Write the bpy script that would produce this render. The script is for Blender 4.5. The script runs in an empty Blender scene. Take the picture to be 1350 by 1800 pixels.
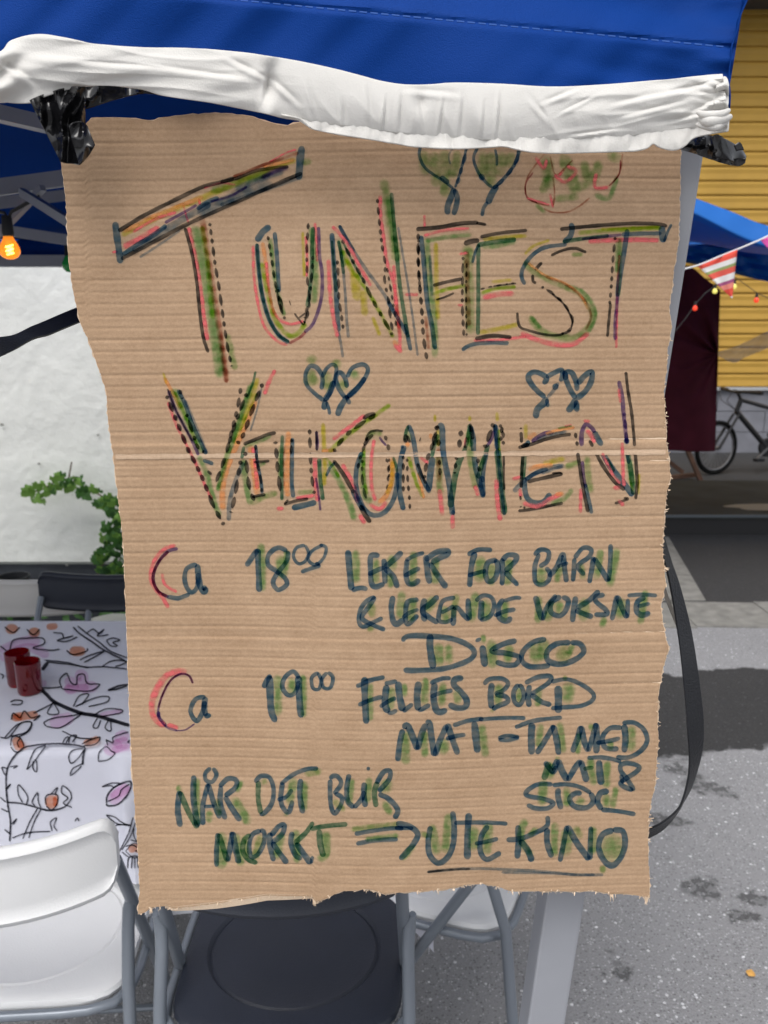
import bpy, bmesh, math, random
from mathutils import Vector, Matrix, noise
random.seed(7)
R = math.radians
sc = bpy.context.scene
COL = sc.collection
# ------------------------------------------------------------ camera, light
F = 1450.0; PITCH = R(12.5); CH = 1.5
cam = bpy.data.cameras.new('camera'); camo = bpy.data.objects.new('camera', cam); COL.objects.link(camo)
cam.sensor_fit = 'VERTICAL'; cam.sensor_height = 24.0; cam.lens = 24.0 * F / 1800.0
cam.clip_start = 0.02; cam.clip_end = 400
camo.location = (0, 0, CH); camo.rotation_euler = (math.pi / 2 - PITCH, 0, 0)
cam.dof.use_dof = True; cam.dof.focus_distance = 0.80; cam.dof.aperture_fstop = 7.0
sc.camera = camo
w = bpy.data.worlds.new('World'); sc.world = w; w.use_nodes = True
nt = w.node_tree; nt.nodes.clear()
SUN_EL, SUN_AZ = R(62), R(200)
sky = nt.nodes.new('ShaderNodeTexSky'); sky.sky_type = 'NISHITA'; sky.sun_disc = False
sky.sun_elevation = SUN_EL; sky.sun_rotation = SUN_AZ; sky.dust_density = 4.0; sky.air_density = 1.0
hs = nt.nodes.new('ShaderNodeHueSaturation'); hs.inputs['Saturation'].default_value = 0.22
bgn = nt.nodes.new('ShaderNodeBackground'); bgn.inputs['Strength'].default_value = 0.13
wo = nt.nodes.new('ShaderNodeOutputWorld')
nt.links.new(sky.outputs[0], hs.inputs['Color']); nt.links.new(hs.outputs[0], bgn.inputs['Color']); nt.links.new(bgn.outputs[0], wo.inputs['Surface'])
sd = bpy.data.lights.new('sun', 'SUN'); sd.energy = 0.8; sd.angle = R(35); sd.color = (1.0, 0.97, 0.93)
so = bpy.data.objects.new('sun', sd); COL.objects.link(so)
so.rotation_euler = Vector((math.sin(SUN_AZ) * math.cos(SUN_EL), math.cos(SUN_AZ) * math.cos(SUN_EL), math.sin(SUN_EL))).to_track_quat('Z', 'Y').to_euler()
sc.view_settings.view_transform = 'Standard'; sc.view_settings.look = 'None'
sc.view_settings.exposure = 0.68; sc.view_settings.gamma = 1.0
sc.render.engine = 'CYCLES'
sc.cycles.transparent_max_bounces = 48; sc.cycles.max_bounces = 6; sc.cycles.use_denoising = True
# ------------------------------------------------------------ projection of photo pixels to places
Fv = Vector((0, math.cos(PITCH), -math.sin(PITCH))); Uv = Vector((0, math.sin(PITCH), math.cos(PITCH)))
def ray(px, py): return Fv + Vector((1, 0, 0)) * ((px - 675) / F) - Uv * ((py - 900) / F)
def PY(px, py, Y):
    d = ray(px, py); t = Y / d.y
    return Vector((d.x * t, Y, CH + d.z * t))
def PZ(px, py, z):
    d = ray(px, py); t = (z - CH) / d.z
    return Vector((d.x * t, d.y * t, z))
# ------------------------------------------------------------ materials
def mat(name, col, rough=0.6, metal=0.0, var=0.0, vscale=20.0, bump=0.0, bscale=60.0, spec=0.5, col2=None, stretch=None, trans=0.0, detail=5.0, coat=0.0):
    m = bpy.data.materials.new(name); m.use_nodes = True; n = m.node_tree.nodes; l = m.node_tree.links
    b = n['Principled BSDF']; b.inputs['Base Color'].default_value = (*col, 1); b.inputs['Roughness'].default_value = rough
    b.inputs['Metallic'].default_value = metal; b.inputs['Specular IOR Level'].default_value = spec
    if coat: b.inputs['Coat Weight'].default_value = coat
    tc = n.new('ShaderNodeTexCoord'); src = tc.outputs['Object']
    if stretch:
        mp = n.new('ShaderNodeMapping'); mp.inputs['Scale'].default_value = stretch; l.new(src, mp.inputs[0]); src = mp.outputs[0]
    if var or col2:
        nz = n.new('ShaderNodeTexNoise'); nz.inputs['Scale'].default_value = vscale; nz.inputs['Detail'].default_value = detail; l.new(src, nz.inputs['Vector'])
        mr = n.new('ShaderNodeMapRange'); mr.inputs[1].default_value = 0.3; mr.inputs[2].default_value = 0.7; l.new(nz.outputs[0], mr.inputs[0])
        mx = n.new('ShaderNodeMix'); mx.data_type = 'RGBA'; l.new(mr.outputs[0], mx.inputs[0])
        c2 = col2 or tuple(min(1, c * (1 + var)) for c in col); c1 = col if col2 else tuple(c * (1 - var) for c in col)
        mx.inputs[6].default_value = (*c1, 1); mx.inputs[7].default_value = (*c2, 1); l.new(mx.outputs[2], b.inputs['Base Color'])
    if bump:
        nb = n.new('ShaderNodeTexNoise'); nb.inputs['Scale'].default_value = bscale; nb.inputs['Detail'].default_value = 6; l.new(src, nb.inputs['Vector'])
        bp = n.new('ShaderNodeBump'); bp.inputs['Strength'].default_value = 1.0; bp.inputs['Distance'].default_value = bump
        l.new(nb.outputs[0], bp.inputs['Height']); l.new(bp.outputs[0], b.inputs['Normal'])
    if trans:
        out = n['Material Output']; tr = n.new('ShaderNodeBsdfTranslucent'); tr.inputs[0].default_value = (*col, 1)
        ms = n.new('ShaderNodeMixShader'); ms.inputs[0].default_value = trans
        l.new(b.outputs[0], ms.inputs[1]); l.new(tr.outputs[0], ms.inputs[2]); l.new(ms.outputs[0], out.inputs[0])
    return m
# ------------------------------------------------------------ mesh helpers
class MB:
    def __init__(s): s.v = []; s.f = []; s.a = []
    def add(s, vs, fs):
        o = len(s.v); s.v += [tuple(x) for x in vs]; s.f += [tuple(i + o for i in f) for f in fs]; return o
    def grid(s, fn, nu, nv):
        o = len(s.v)
        for j in range(nv + 1):
            for i in range(nu + 1): s.v.append(tuple(fn(i / nu, j / nv)))
        for j in range(nv):
            for i in range(nu):
                a = o + j * (nu + 1) + i; s.f.append((a, a + nu + 1, a + nu + 2, a + 1))
    def box(s, c, d, rot=None):
        vs = []
        for x in (-.5, .5):
            for y in (-.5, .5):
                for z in (-.5, .5):
                    p = Vector((x * d[0], y * d[1], z * d[2]))
                    if rot: p = rot @ p
                    vs.append(Vector(c) + p)
        s.add(vs, [(0, 1, 3, 2), (4, 6, 7, 5), (0, 4, 5, 1), (2, 3, 7, 6), (0, 2, 6, 4), (1, 5, 7, 3)])
    def bar(s, a, b, w, h, up=Vector((0, 0, 1))):
        a = Vector(a); b = Vector(b); d = (b - a).normalized(); sx = d.cross(up).normalized(); sy = sx.cross(d)
        vs = []
        for p in (a, b):
            for i, j in ((-1, -1), (1, -1), (1, 1), (-1, 1)): vs.append(p + sx * i * w / 2 + sy * j * h / 2)
        s.add(vs, [(3, 2, 1, 0), (4, 5, 6, 7), (0, 1, 5, 4), (1, 2, 6, 5), (2, 3, 7, 6), (3, 0, 4, 7)])
    def tube(s, pts, r, n=10, closed=False):
        pts = [Vector(p) for p in pts]; N = len(pts); rr = r if isinstance(r, (list, tuple)) else [r] * N
        o = len(s.v); prev = None
        for i, p in enumerate(pts):
            t = ((pts[(i + 1) % N] if closed or i < N - 1 else p) - (pts[i - 1] if closed or i > 0 else p)).normalized()
            if prev is None:
                prev = t.orthogonal().normalized()
            prev = (prev - t * prev.dot(t)).normalized(); q = t.cross(prev)
            for k in range(n):
                a = 2 * math.pi * k / n; s.v.append(tuple(p + (prev * math.cos(a) + q * math.sin(a)) * rr[i]))
        for i in range(N if closed else N - 1):
            j = (i + 1) % N
            for k in range(n):
                k2 = (k + 1) % n; s.f.append((o + i * n + k, o + i * n + k2, o + j * n + k2, o + j * n + k))
        if not closed:
            s.f.append(tuple(o + k for k in reversed(range(n)))); s.f.append(tuple(o + (N - 1) * n + k for k in range(n)))
    def lathe(s, prof, n=24, c=(0, 0, 0)):
        o = len(s.v); c = Vector(c)
        for r_, z in prof:
            for k in range(n):
                a = 2 * math.pi * k / n; s.v.append(tuple(c + Vector((r_ * math.cos(a), r_ * math.sin(a), z))))
        for i in range(len(prof) - 1):
            for k in range(n):
                k2 = (k + 1) % n; s.f.append((o + i * n + k, o + i * n + k2, o + (i + 1) * n + k2, o + (i + 1) * n + k))
    def build(s, name, m, parent=None, smooth=True, solid=0.0, origin=None):
        me = bpy.data.meshes.new(name)
        vs = s.v
        if origin is not None: vs = [(x - origin[0], y - origin[1], z - origin[2]) for x, y, z in vs]
        me.from_pydata(vs, [], s.f); me.update()
        if m: me.materials.append(m)
        if smooth:
            me.polygons.foreach_set('use_smooth', [True] * len(me.polygons)); me.set_sharp_from_angle(angle=R(40))
        o = bpy.data.objects.new(name, me); COL.objects.link(o)
        if origin is not None: o.location = origin
        if parent: o.parent = parent
        if solid:
            md = o.modifiers.new('thickness', 'SOLIDIFY'); md.thickness = solid; md.offset = 0
        return o
def tag(o, label=None, cat=None, group=None, kind=None):
    if label: o['label'] = label
    if cat: o['category'] = cat
    if group: o['group'] = group
    if kind: o['kind'] = kind
    return o
def thing(name, label, cat, group=None, loc=(0, 0, 0), rz=0):
    o = bpy.data.objects.new(name, None); COL.objects.link(o); o.location = loc; o.rotation_euler = (0, 0, rz)
    o.empty_display_size = 0.05
    return tag(o, label, cat, group)
def spl(pts, step):
    """Catmull-Rom through pts, resampled about every step"""
    P = [Vector((p[0], p[1], p[2] if len(p) > 2 else 0)) for p in pts]
    if len(P) == 2: P = [P[0], P[0].lerp(P[1], .5), P[1]]
    Q = [P[0] * 2 - P[1]] + P + [P[-1] * 2 - P[-2]]; out = []
    for i in range(1, len(Q) - 2):
        a, b, c, d = Q[i - 1:i + 3]; n = max(1, int((c - b).length / step))
        for k in range(n):
            t = k / n; out.append(0.5 * (2 * b + (c - a) * t + (2 * a - 5 * b + 4 * c - d) * t * t + (3 * b - a - 3 * c + d) * t ** 3))
    out.append(P[-1]); return out
def lerpc(pts, t):
    """y of a polyline (x,y) at x=t"""
    if t <= pts[0][0]: return pts[0][1]
    for (x0, y0), (x1, y1) in zip(pts, pts[1:]):
        if t <= x1: return y0 + (y1 - y0) * (t - x0) / (x1 - x0 + 1e-9)
    return pts[-1][1]
def nz(x, y=0, z=0): return noise.noise(Vector((x, y, z)))
def fbm(x, y=0, z=0): return noise.fractal(Vector((x, y, z)), 0.8, 2.0, 4)
def patch(m, top, bot, nu, nv, Yf, samp=0.1):
    """sheet between two photo curves; top/bot are lists of (px,py) along the sheet; Yf(u,v,px,py) is its distance"""
    def at(L, u):
        k = u * (len(L) - 1); i = min(int(k), len(L) - 2); f = k - i
        return L[i][0] + (L[i + 1][0] - L[i][0]) * f, L[i][1] + (L[i + 1][1] - L[i][1]) * f
    T = [(p.x, p.y) for p in spl(top, 4)]; B = [(p.x, p.y) for p in spl(bot, 4)]
    def fn(u, v):
        a = at(T, u); b = at(B, u); x = a[0] + (b[0] - a[0]) * v; y = a[1] + (b[1] - a[1]) * v
        return PY(x, y, Yf(u, v, x, y))
    m.grid(fn, nu, nv)
# ------------------------------------------------------------ ground
def mathn(n, l):
    def ma(op, x, y=0.0, clamp=False):
        q = n.new('ShaderNodeMath'); q.operation = op; q.use_clamp = clamp
        for i, v in enumerate((x, y)):
            if isinstance(v, (int, float)): q.inputs[i].default_value = v
            else: l.new(v, q.inputs[i])
        return q.outputs[0]
    return ma
SPOTS = [(PZ(x, y, 0).x, PZ(x, y, 0).y, a, b) for x, y, a, b in ((1222, 1375, .055, .06), (1272, 1392, .035, .05), (1232, 1562, .05, .045), (1325, 1578, .035, .03), (1305, 1612, .05, .03), (1165, 1440, .07, .04), (1190, 1352, .04, .03), (1090, 1700, .03, .03))]
def asphalt():
    m = bpy.data.materials.new('asphalt'); m.use_nodes = True; n = m.node_tree.nodes; l = m.node_tree.links; b = n['Principled BSDF']; ma = mathn(n, l); b.inputs['Specular IOR Level'].default_value = .3
    tc = n.new('ShaderNodeTexCoord'); P = tc.outputs['Object']
    def noi(s_, det=4, rough=.6, st=None):
        x = n.new('ShaderNodeTexNoise'); x.inputs['Scale'].default_value = s_; x.inputs['Detail'].default_value = det; x.inputs['Roughness'].default_value = rough
        l.new(P, x.inputs[0]); return x.outputs[0]
    def vor(s_, rnd=1):
        x = n.new('ShaderNodeTexVoronoi'); x.inputs['Scale'].default_value = s_; l.new(P, x.inputs['Vector']); return x
    sep = n.new('ShaderNodeSeparateXYZ'); l.new(P, sep.inputs[0])
    v1 = vor(170); v2 = vor(75); rg = n.new('ShaderNodeSeparateColor'); l.new(v1.outputs['Color'], rg.inputs[0]); rg2 = n.new('ShaderNodeSeparateColor'); l.new(v2.outputs['Color'], rg2.inputs[0])
    stone = ma('MULTIPLY', ma('GREATER_THAN', rg.outputs[0], .80), ma('LESS_THAN', v1.outputs['Distance'], .42))
    stone2 = ma('MULTIPLY', ma('GREATER_THAN', rg2.outputs[0], .93), ma('LESS_THAN', v2.outputs['Distance'], .30))
    dark = ma('MULTIPLY', ma('LESS_THAN', rg.outputs[1], .22), ma('LESS_THAN', v1.outputs['Distance'], .45))
    base = ma('ADD', ma('MULTIPLY', noi(2.2, 5), .07), ma('MULTIPLY', noi(260, 3), .17))
    base = ma('ADD', base, .125)
    base = ma('ADD', base, ma('MULTIPLY', stone, .16)); base = ma('ADD', base, ma('MULTIPLY', stone2, .34)); base = ma('SUBTRACT', base, ma('MULTIPLY', dark, .09), True)
    # wet: a band across the yard and drips; far: darker ground past the paving
    y = ma('ADD', sep.outputs[1], ma('MULTIPLY', ma('SUBTRACT', noi(2.1, 7, .62), .5), .60)); y = ma('ADD', y, ma('MULTIPLY', ma('SUBTRACT', sep.outputs[0], 1.3), -.10))
    def band(lo, hi, e):
        a = n.new('ShaderNodeMapRange'); a.inputs[1].default_value = lo - e; a.inputs[2].default_value = lo + e; l.new(y, a.inputs[0])
        c = n.new('ShaderNodeMapRange'); c.inputs[1].default_value = hi - e; c.inputs[2].default_value = hi + e; c.inputs[3].default_value = 1; c.inputs[4].default_value = 0; l.new(y, c.inputs[0])
        return ma('MULTIPLY', a.outputs[0], c.outputs[0])
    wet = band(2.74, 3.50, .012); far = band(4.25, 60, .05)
    vd = n.new('ShaderNodeTexVoronoi'); vd.inputs['Scale'].default_value = 1.9
    mp = n.new('ShaderNodeVectorMath'); mp.operation = 'ADD'; wn = n.new('ShaderNodeTexNoise'); wn.inputs['Scale'].default_value = 6; l.new(P, wn.inputs[0])
    sc_ = n.new('ShaderNodeVectorMath'); sc_.operation = 'SCALE'; sc_.inputs['Scale'].default_value = .16; l.new(wn.outputs['Color'], sc_.inputs[0]); l.new(P, mp.inputs[0]); l.new(sc_.outputs[0], mp.inputs[1]); l.new(mp.outputs[0], vd.inputs['Vector'])
    sm = n.new('ShaderNodeMapRange'); sm.inputs[1].default_value = .13; sm.inputs[2].default_value = .07; l.new(vd.outputs['Distance'], sm.inputs[0])
    for sx_, sy_, ra, rb in SPOTS:
        dx = ma('DIVIDE', ma('SUBTRACT', ma('ADD', sep.outputs[0], ma('MULTIPLY', ma('SUBTRACT', noi(14, 3), .5), .16)), sx_), ra); dy = ma('DIVIDE', ma('SUBTRACT', ma('ADD', sep.outputs[1], ma('MULTIPLY', ma('SUBTRACT', noi(11, 3), .5), .16)), sy_), rb)
        d2 = ma('SQRT', ma('ADD', ma('MULTIPLY', dx, dx), ma('MULTIPLY', dy, dy))); s1 = n.new('ShaderNodeMapRange'); s1.inputs[1].default_value = 1.1; s1.inputs[2].default_value = .8; l.new(d2, s1.inputs[0])
        wet = ma('MAXIMUM', wet, ma('MULTIPLY', s1.outputs[0], ma('ADD', .35, ma('MULTIPLY', ma('GREATER_THAN', noi(38, 2), .47), .35))))
    wet = ma('MAXIMUM', wet, ma('MULTIPLY', sm.outputs[0], ma('MULTIPLY', ma('GREATER_THAN', noi(40, 3), .50), .3))); wet = ma('MAXIMUM', wet, ma('MULTIPLY', far, .98))  # the mask also darkens all ground beyond the paving strip
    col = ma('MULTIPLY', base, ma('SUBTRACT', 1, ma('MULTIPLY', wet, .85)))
    cc = n.new('ShaderNodeCombineColor'); l.new(ma('MULTIPLY', col, 1.0), cc.inputs[0]); l.new(ma('MULTIPLY', col, 1.0), cc.inputs[1]); l.new(ma('MULTIPLY', col, 1.04), cc.inputs[2])
    l.new(cc.outputs[0], b.inputs['Base Color']); l.new(ma('SUBTRACT', .88, ma('MULTIPLY', wet, .10)), b.inputs['Roughness'])
    bp = n.new('ShaderNodeBump'); bp.inputs['Distance'].default_value = .003; bp.inputs['Strength'].default_value = .8
    l.new(ma('ADD', ma('MULTIPLY', v1.outputs['Distance'], -1), noi(120, 3)), bp.inputs['Height']); l.new(bp.outputs[0], b.inputs['Normal'])
    return m
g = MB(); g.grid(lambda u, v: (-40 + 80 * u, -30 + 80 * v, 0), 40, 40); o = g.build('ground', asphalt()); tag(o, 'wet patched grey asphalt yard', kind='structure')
M_slab = mat('concrete_slab', (.20, .195, .18), .85, var=.25, vscale=14, bump=.001, bscale=120)
pave = thing('paving_strip', 'pale flush concrete paving strip turning a corner on the dark asphalt', 'paving')
def slab(pts):
    m = MB(); c = sum((Vector(p) for p in pts), Vector()) / 4; q = [c + (Vector(p) - c) * .985 for p in pts]
    m.add([(p.x, p.y, .0) for p in q] + [(p.x, p.y, .006) for p in q], [(4, 5, 6, 7), (0, 1, 5, 4), (1, 2, 6, 5), (2, 3, 7, 6), (3, 0, 4, 7)])
    return m.build('slab', M_slab, pave, smooth=False)
Yn, Yf_ = 4.02, 4.42
for i in range(7): x0 = 1.15 + i * .46; slab([(x0, Yn, 0), (x0 + .46, Yn - .02, 0), (x0 + .46, Yf_ - .02, 0), (x0, Yf_, 0)])
dA, dB = Vector((1.82, 4.44, 0)), Vector((2.10, 5.90, 0)); wv = Vector((-.42, 0, 0))
for i in range(3):
    a = dA.lerp(dB, i / 3); b = dA.lerp(dB, (i + 1) / 3); slab([a + wv, a, b, b + wv])
# ------------------------------------------------------------ plastered wall at the left
M_pl = mat('white_plaster', (.74, .75, .72), .9, var=.03, vscale=3, bump=.0035, bscale=30)
wallL = thing('plaster_wall', 'white rough plastered wall with dark plinth behind the set table', 'wall', loc=(-2, 4.1, 0))
m = MB()
def wf(u, v):
    x = -7 + 7.9 * u; z = .31 + 3.5 * v; y = 4.1 - .0045 * fbm(x * 4, z * 3) - .0040 * max(0, nz(x * 16, z * 8, 3)) - .0022 * nz(x * 38, z * 22) + .012 * max(0, nz(x * 30, z * 26, 8) - .33)
    if v == 0: y += .02
    return (x + 2, y - 4.1, z)
m.grid(wf, 420, 190); m.build('plaster_face', M_pl, wallL)
m = MB(); m.box((-.99, .17, 2.0), (7.9, .25, 3.6)); m.box((2.84, 2.6, 2.0), (.12, 5.0, 4)); m.build('masonry', M_pl, wallL, smooth=False)
m = MB(); m.box((-1.05, .07, .15), (7.9, .1, .32)); m.build('plinth', mat('dark_plinth', (.035, .04, .05), .8, var=.3, vscale=9, bump=.003), wallL, smooth=False)
M_pit = mat('pit_dark', (.30, .30, .28), .95)
random.seed(21)
m = MB()
for k in range(90):
    x = random.uniform(-2.9, .4) + 2; z = random.uniform(.3, 2.0); s_ = random.uniform(.003, .011)
    a = [(x + s_ * math.cos(t) * random.uniform(.5, 1.3), -.012, z + s_ * .7 * math.sin(t) * random.uniform(.5, 1.2)) for t in [i * math.pi / 3 for i in range(6)]]
    m.add([(x, -.0135, z)] + a, [(0, i + 1, (i + 1) % 6 + 1) for i in range(6)])
o = m.build('pit_mark', M_pit, wallL); o['kind'] = 'stuff'
# ------------------------------------------------------------ yellow clad building across the yard
bld = thing('yellow_building', 'long ochre yellow building with horizontal metal cladding over a grey concrete base', 'building', loc=(3, 10.2, 0))
M_y = mat('ochre_cladding', (.47, .275, .043), .65, var=.10, vscale=2.5, bump=.001, bscale=30)
zb = PY(1300, 680, 10.2).z; pit = .158
prof = [(0, 0), (-.022, .006), (-.026, .020), (-.016, .080), (-.020, .125), (-.012, pit - .010), (0, pit)]
m = MB()
vs = [(x, y, z) for x in (-6, 9) for y, z in prof]; n_ = len(prof)
m.add(vs, [(i, i + 1, n_ + i + 1, n_ + i) for i in range(n_ - 1)])
b0 = m.build('siding_board', M_y, bld, smooth=False)
b0.location = (0, 0, zb)
k = 1
while zb + k * pit < 4.95:
    c = b0.copy(); COL.objects.link(c); c.location = (0, 0, zb + k * pit + .0015); k += 1
M_conc = mat('painted_concrete', (.20, .205, .235), .8, var=.15, vscale=4, bump=.003, bscale=20)
for i in range(3):
    for j in range(9):
        m = MB(); m.box((-5.2 + j * 1.8 + (.6 if i % 2 else 0), .09, .125 + i * .258), (1.79, .2, .25)); m.build('concrete_block', M_conc, bld, smooth=False)
m = MB(); m.box((1.5, .02, zb - .02), (15, .16, .035)); m.build('base_flashing', mat('pale_flashing', (.45, .46, .48), .5), bld, smooth=False)
m = MB(); m.box((1.5, .35, 2.5), (15, .5, 5.0)); m.build('wall_core', M_conc, bld, smooth=False)
m = MB(); m.box((1.5, -.25, 5.15), (15.4, 1.1, .35)); m.build('eave', mat('eave_slate', (.06, .065, .085), .6), bld, smooth=False)
# low black stage deck before it
stg = thing('stage_deck', 'low black platform in front of the grey base, with a puddle on its top', 'platform', loc=(3.2, 6.7, 0))
M_st = mat('black_deck', (.022, .025, .024), .8, var=.4, vscale=5, bump=.002, bscale=15)
m = MB(); m.box((0, 0, .135), (5.6, 1.45, .03)); m.build('deck_top', M_st, stg, smooth=False)
m = MB(); m.box((0, -.70, .06), (5.56, .03, .12)); m.build('skirt', mat('black_skirt', (.016, .016, .018), .8), stg, smooth=False)
m = MB(); m.box((0, -.728, .145), (5.6, .006, .02)); m.build('front_trim', mat('steel_edge', (.12, .14, .16), .4, metal=.4), stg, smooth=False)
m = MB(); pud = []
for i in range(24):
    t = i / 24 * 2 * math.pi; r_ = 1 + .25 * nz(math.cos(t) * 2, math.sin(t) * 2, 9); pud.append((0 + .55 * r_ * math.cos(t), -.45 + .14 * r_ * math.sin(t), .1535))
m.add(pud, [tuple(range(24))]); m.build('puddle', mat('water_sky_grey', (.16, .17, .18), .35, spec=.6), stg)  # grey sky reflection on the water is put into its base colour
# trestle in the corner
tr = thing('trestle', 'small brown wooden trestle leg under the hanging maroon cloth', 'trestle', loc=(2.9, 8.2, 0))
M_wd = mat('brown_wood', (.10, .05, .03), .7, var=.3, vscale=12)
for a, b in (((-.25, 0, 0), (.02, 0, .55)), ((.30, 0, 0), (.02, 0, .55)), ((-.2, .1, .0), (.28, .1, .05)), ((-.3, .25, .42), (.2, .25, .05))):
    m = MB(); m.bar(a, b, .04, .05, Vector((0, 1, 0))); m.build('rail', M_wd, tr, smooth=False)
# ------------------------------------------------------------ blue canopy (near)
M_bl = mat('blue_canopy_cloth', (.003, .043, .245), .6, var=.10, vscale=5, bump=.0005, bscale=900, trans=.08, spec=.08)
M_pole = mat('powder_grey_steel', (.30, .31, .34), .45, var=.05, vscale=8)
ZE = 1.76; CX0, CX1, CYN, CYF = -2.25, .345, .79, 3.25
gaz = thing('canopy_tent', 'near blue pop-up canopy tent whose corner holds the cardboard sign', 'tent', 'blue canopy tents', loc=((CX0 + CX1) / 2, (CYN + CYF) / 2, 0))
GO = gaz.location
def gb(m, name, mt, smooth=True, lab=None, solid=0):
    o = m.build(name, mt, gaz, smooth, solid, origin=GO); o.location = (0, 0, 0)
    if lab: o['label'] = lab
    return o
# front valance, up to its hem and the start of the roof
VT = [(-160, -70), (300, -60), (800, -40), (1200, -30), (1312, -25)]; VB = [(-160, 120), (100, 130), (400, 150), (700, 190), (1000, 190), (1277, 185)]
def vy(u, v, x, y):
    st = 22 + (x - 650) * .096   # stitched seam
    b = .006 * math.sin(x * .011 + 1.5) + .008 * nz(x * .004, y * .006, 2) + .0035 * nz(x * .012 + y * .012, y * .003, 4) + .006 * max(0, (x - 900) / 400) * nz(x * .006 - y * .02, y * .012, 6)
    up = max(0, st - y)
    rg = math.exp(-((x - 1290) / 45) ** 2)
    return .788 + b + up * .00035 + .0035 * math.exp(-((y - st) / 5) ** 2) + rg * .012 * nz(y * .03, 1.2)
m = MB(); patch(m, VT, VB, 260, 50, vy)
gb(m, 'valance', M_bl, solid=.0008)
# corner fold and side valance
m = MB()
def sv(u, v):
    a = PY(1312 - 37 * min(1, v * 1.8) + 4 * nz(v * 6), -25 + 215 * v, .786 + .0)
    return a + Vector((.004 + .010 * math.sin(u * 9 + v * 2) * min(1, u * 3) + .012 * math.sin(min(1, u * 14) * math.pi), u * 2.44, u * (1.80 - 1.78)))
m.grid(sv, 90, 20); gb(m, 'side_valance', M_bl, solid=.0008)
# stitching along the seam
m = MB(); x = 290
while x < 1272:
    y = 22 + (x - 650) * .096; a = PY(x, y, vy(0, 0, x, y) - .0018); b = PY(x + 13, y + 1.3, vy(0, 0, x + 13, y + 1.3) - .0018); d = Vector((0, 0, .0005)); m.add([a - d, b - d, b + d, a + d], [(0, 1, 2, 3)]); x += 19
o = gb(m, 'stitching', mat('pale_blue_thread', (.02, .10, .40), .6)); o['kind'] = 'stuff'
# roof slopes
PK = Vector(((CX0 + CX1) / 2, (CYN + CYF) / 2, 2.62)); zt = 1.83
CN = [Vector((CX0, CYN + .01, zt)), Vector((CX1 + .01, CYN + .01, zt)), Vector((CX1, CYF, zt)), Vector((CX0, CYF, zt))]
for i in range(4):
    a, b = CN[i], CN[(i + 1) % 4]; m = MB()
    def rf(u, v, a=a, b=b): 
        p = a.lerp(b, u).lerp(PK, v); p.z -= .05 * math.sin(math.pi * u) * math.sin(math.pi * v) * (1 - v) ; return p
    m.grid(rf, 16, 12); gb(m, 'roof_panel', M_bl, solid=.001)
for i in (2, 3):   # far and left valances, narrow
    a, b = CN[i], CN[(i + 1) % 4]; m = MB(); m.grid(lambda u, v, a=a, b=b: a.lerp(b, u) - Vector((.01 * math.sin(u * 30), .012 * math.sin(u * 24), .085 * v)), 60, 3); gb(m, 'side_valance', M_bl, solid=.0008)
# frame: eave bars, truss bars, rafters
def bar(name, p, q, w_=.022, h_=.03): m = MB(); m.bar(p, q, w_, h_); return gb(m, name, M_pole, False)
bar('eave_bar', PY(-500, 128, .85), PY(1215, 128, .85)); 
pr = PY(10, 459, 3.2); bar('eave_bar', (CX0, 3.2, pr.z), (.345, 3.2, pr.z), .03, .042)
bar('truss_bar', PY(-120, 172, 1.3), PY(170, 240, 1.5), .022, .022)
bar('truss_bar', PY(-200, 357, 1.9), PY(330, 283, 2.3), .022, .036)
bar('truss_bar', PY(-200, 379, 2.0), PY(300, 322, 2.9), .022, .030)
bar('truss_bar', PY(38, 338, 1.95), PY(180, 427, 1.5), .012, .018)
bar('truss_bar', PY(-40, 397, 2.9), PY(330, 455, 2.9), .022, .034)
bar('truss_bar', PY(-60, 470, 2.2), PY(75, 330, 2.0), .014, .014)
bar('rafter', CN[3] - Vector((0, 0, .04)), PK - Vector((0, 0, .06))); bar('rafter', CN[2] - Vector((0, 0, .04)), PK - Vector((0, 0, .06)))
# legs
t0 = PY(1192, 215, .845); t1 = PY(968, 1700, .845); d = (t1 - t0) / (t0.z - t1.z)
gl = MB(); ft = t0 + d * t0.z
gl.bar(t0 + Vector((0, 0, .0)), ft + Vector((0, 0, .03)), .044, .044, Vector((0, 1, 0))); o = gb(gl, 'leg', M_pole, False, 'near right grey leg, leaning')
bv = o.modifiers.new('round', 'BEVEL'); bv.width = .003; bv.segments = 2
m = MB(); m.box(ft + Vector((0, 0, .006)), (.10, .10, .012)); gb(m, 'leg_foot', M_pole, False)
for x, y in ((CX1 - .05, CYF), (CX0, CYF), (CX0, CYN + .04)):
    m = MB(); m.bar((x, y, 0), (x, y, 1.8), .04, .04, Vector((0, 1, 0))); gb(m, 'leg', M_pole, False)
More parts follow.
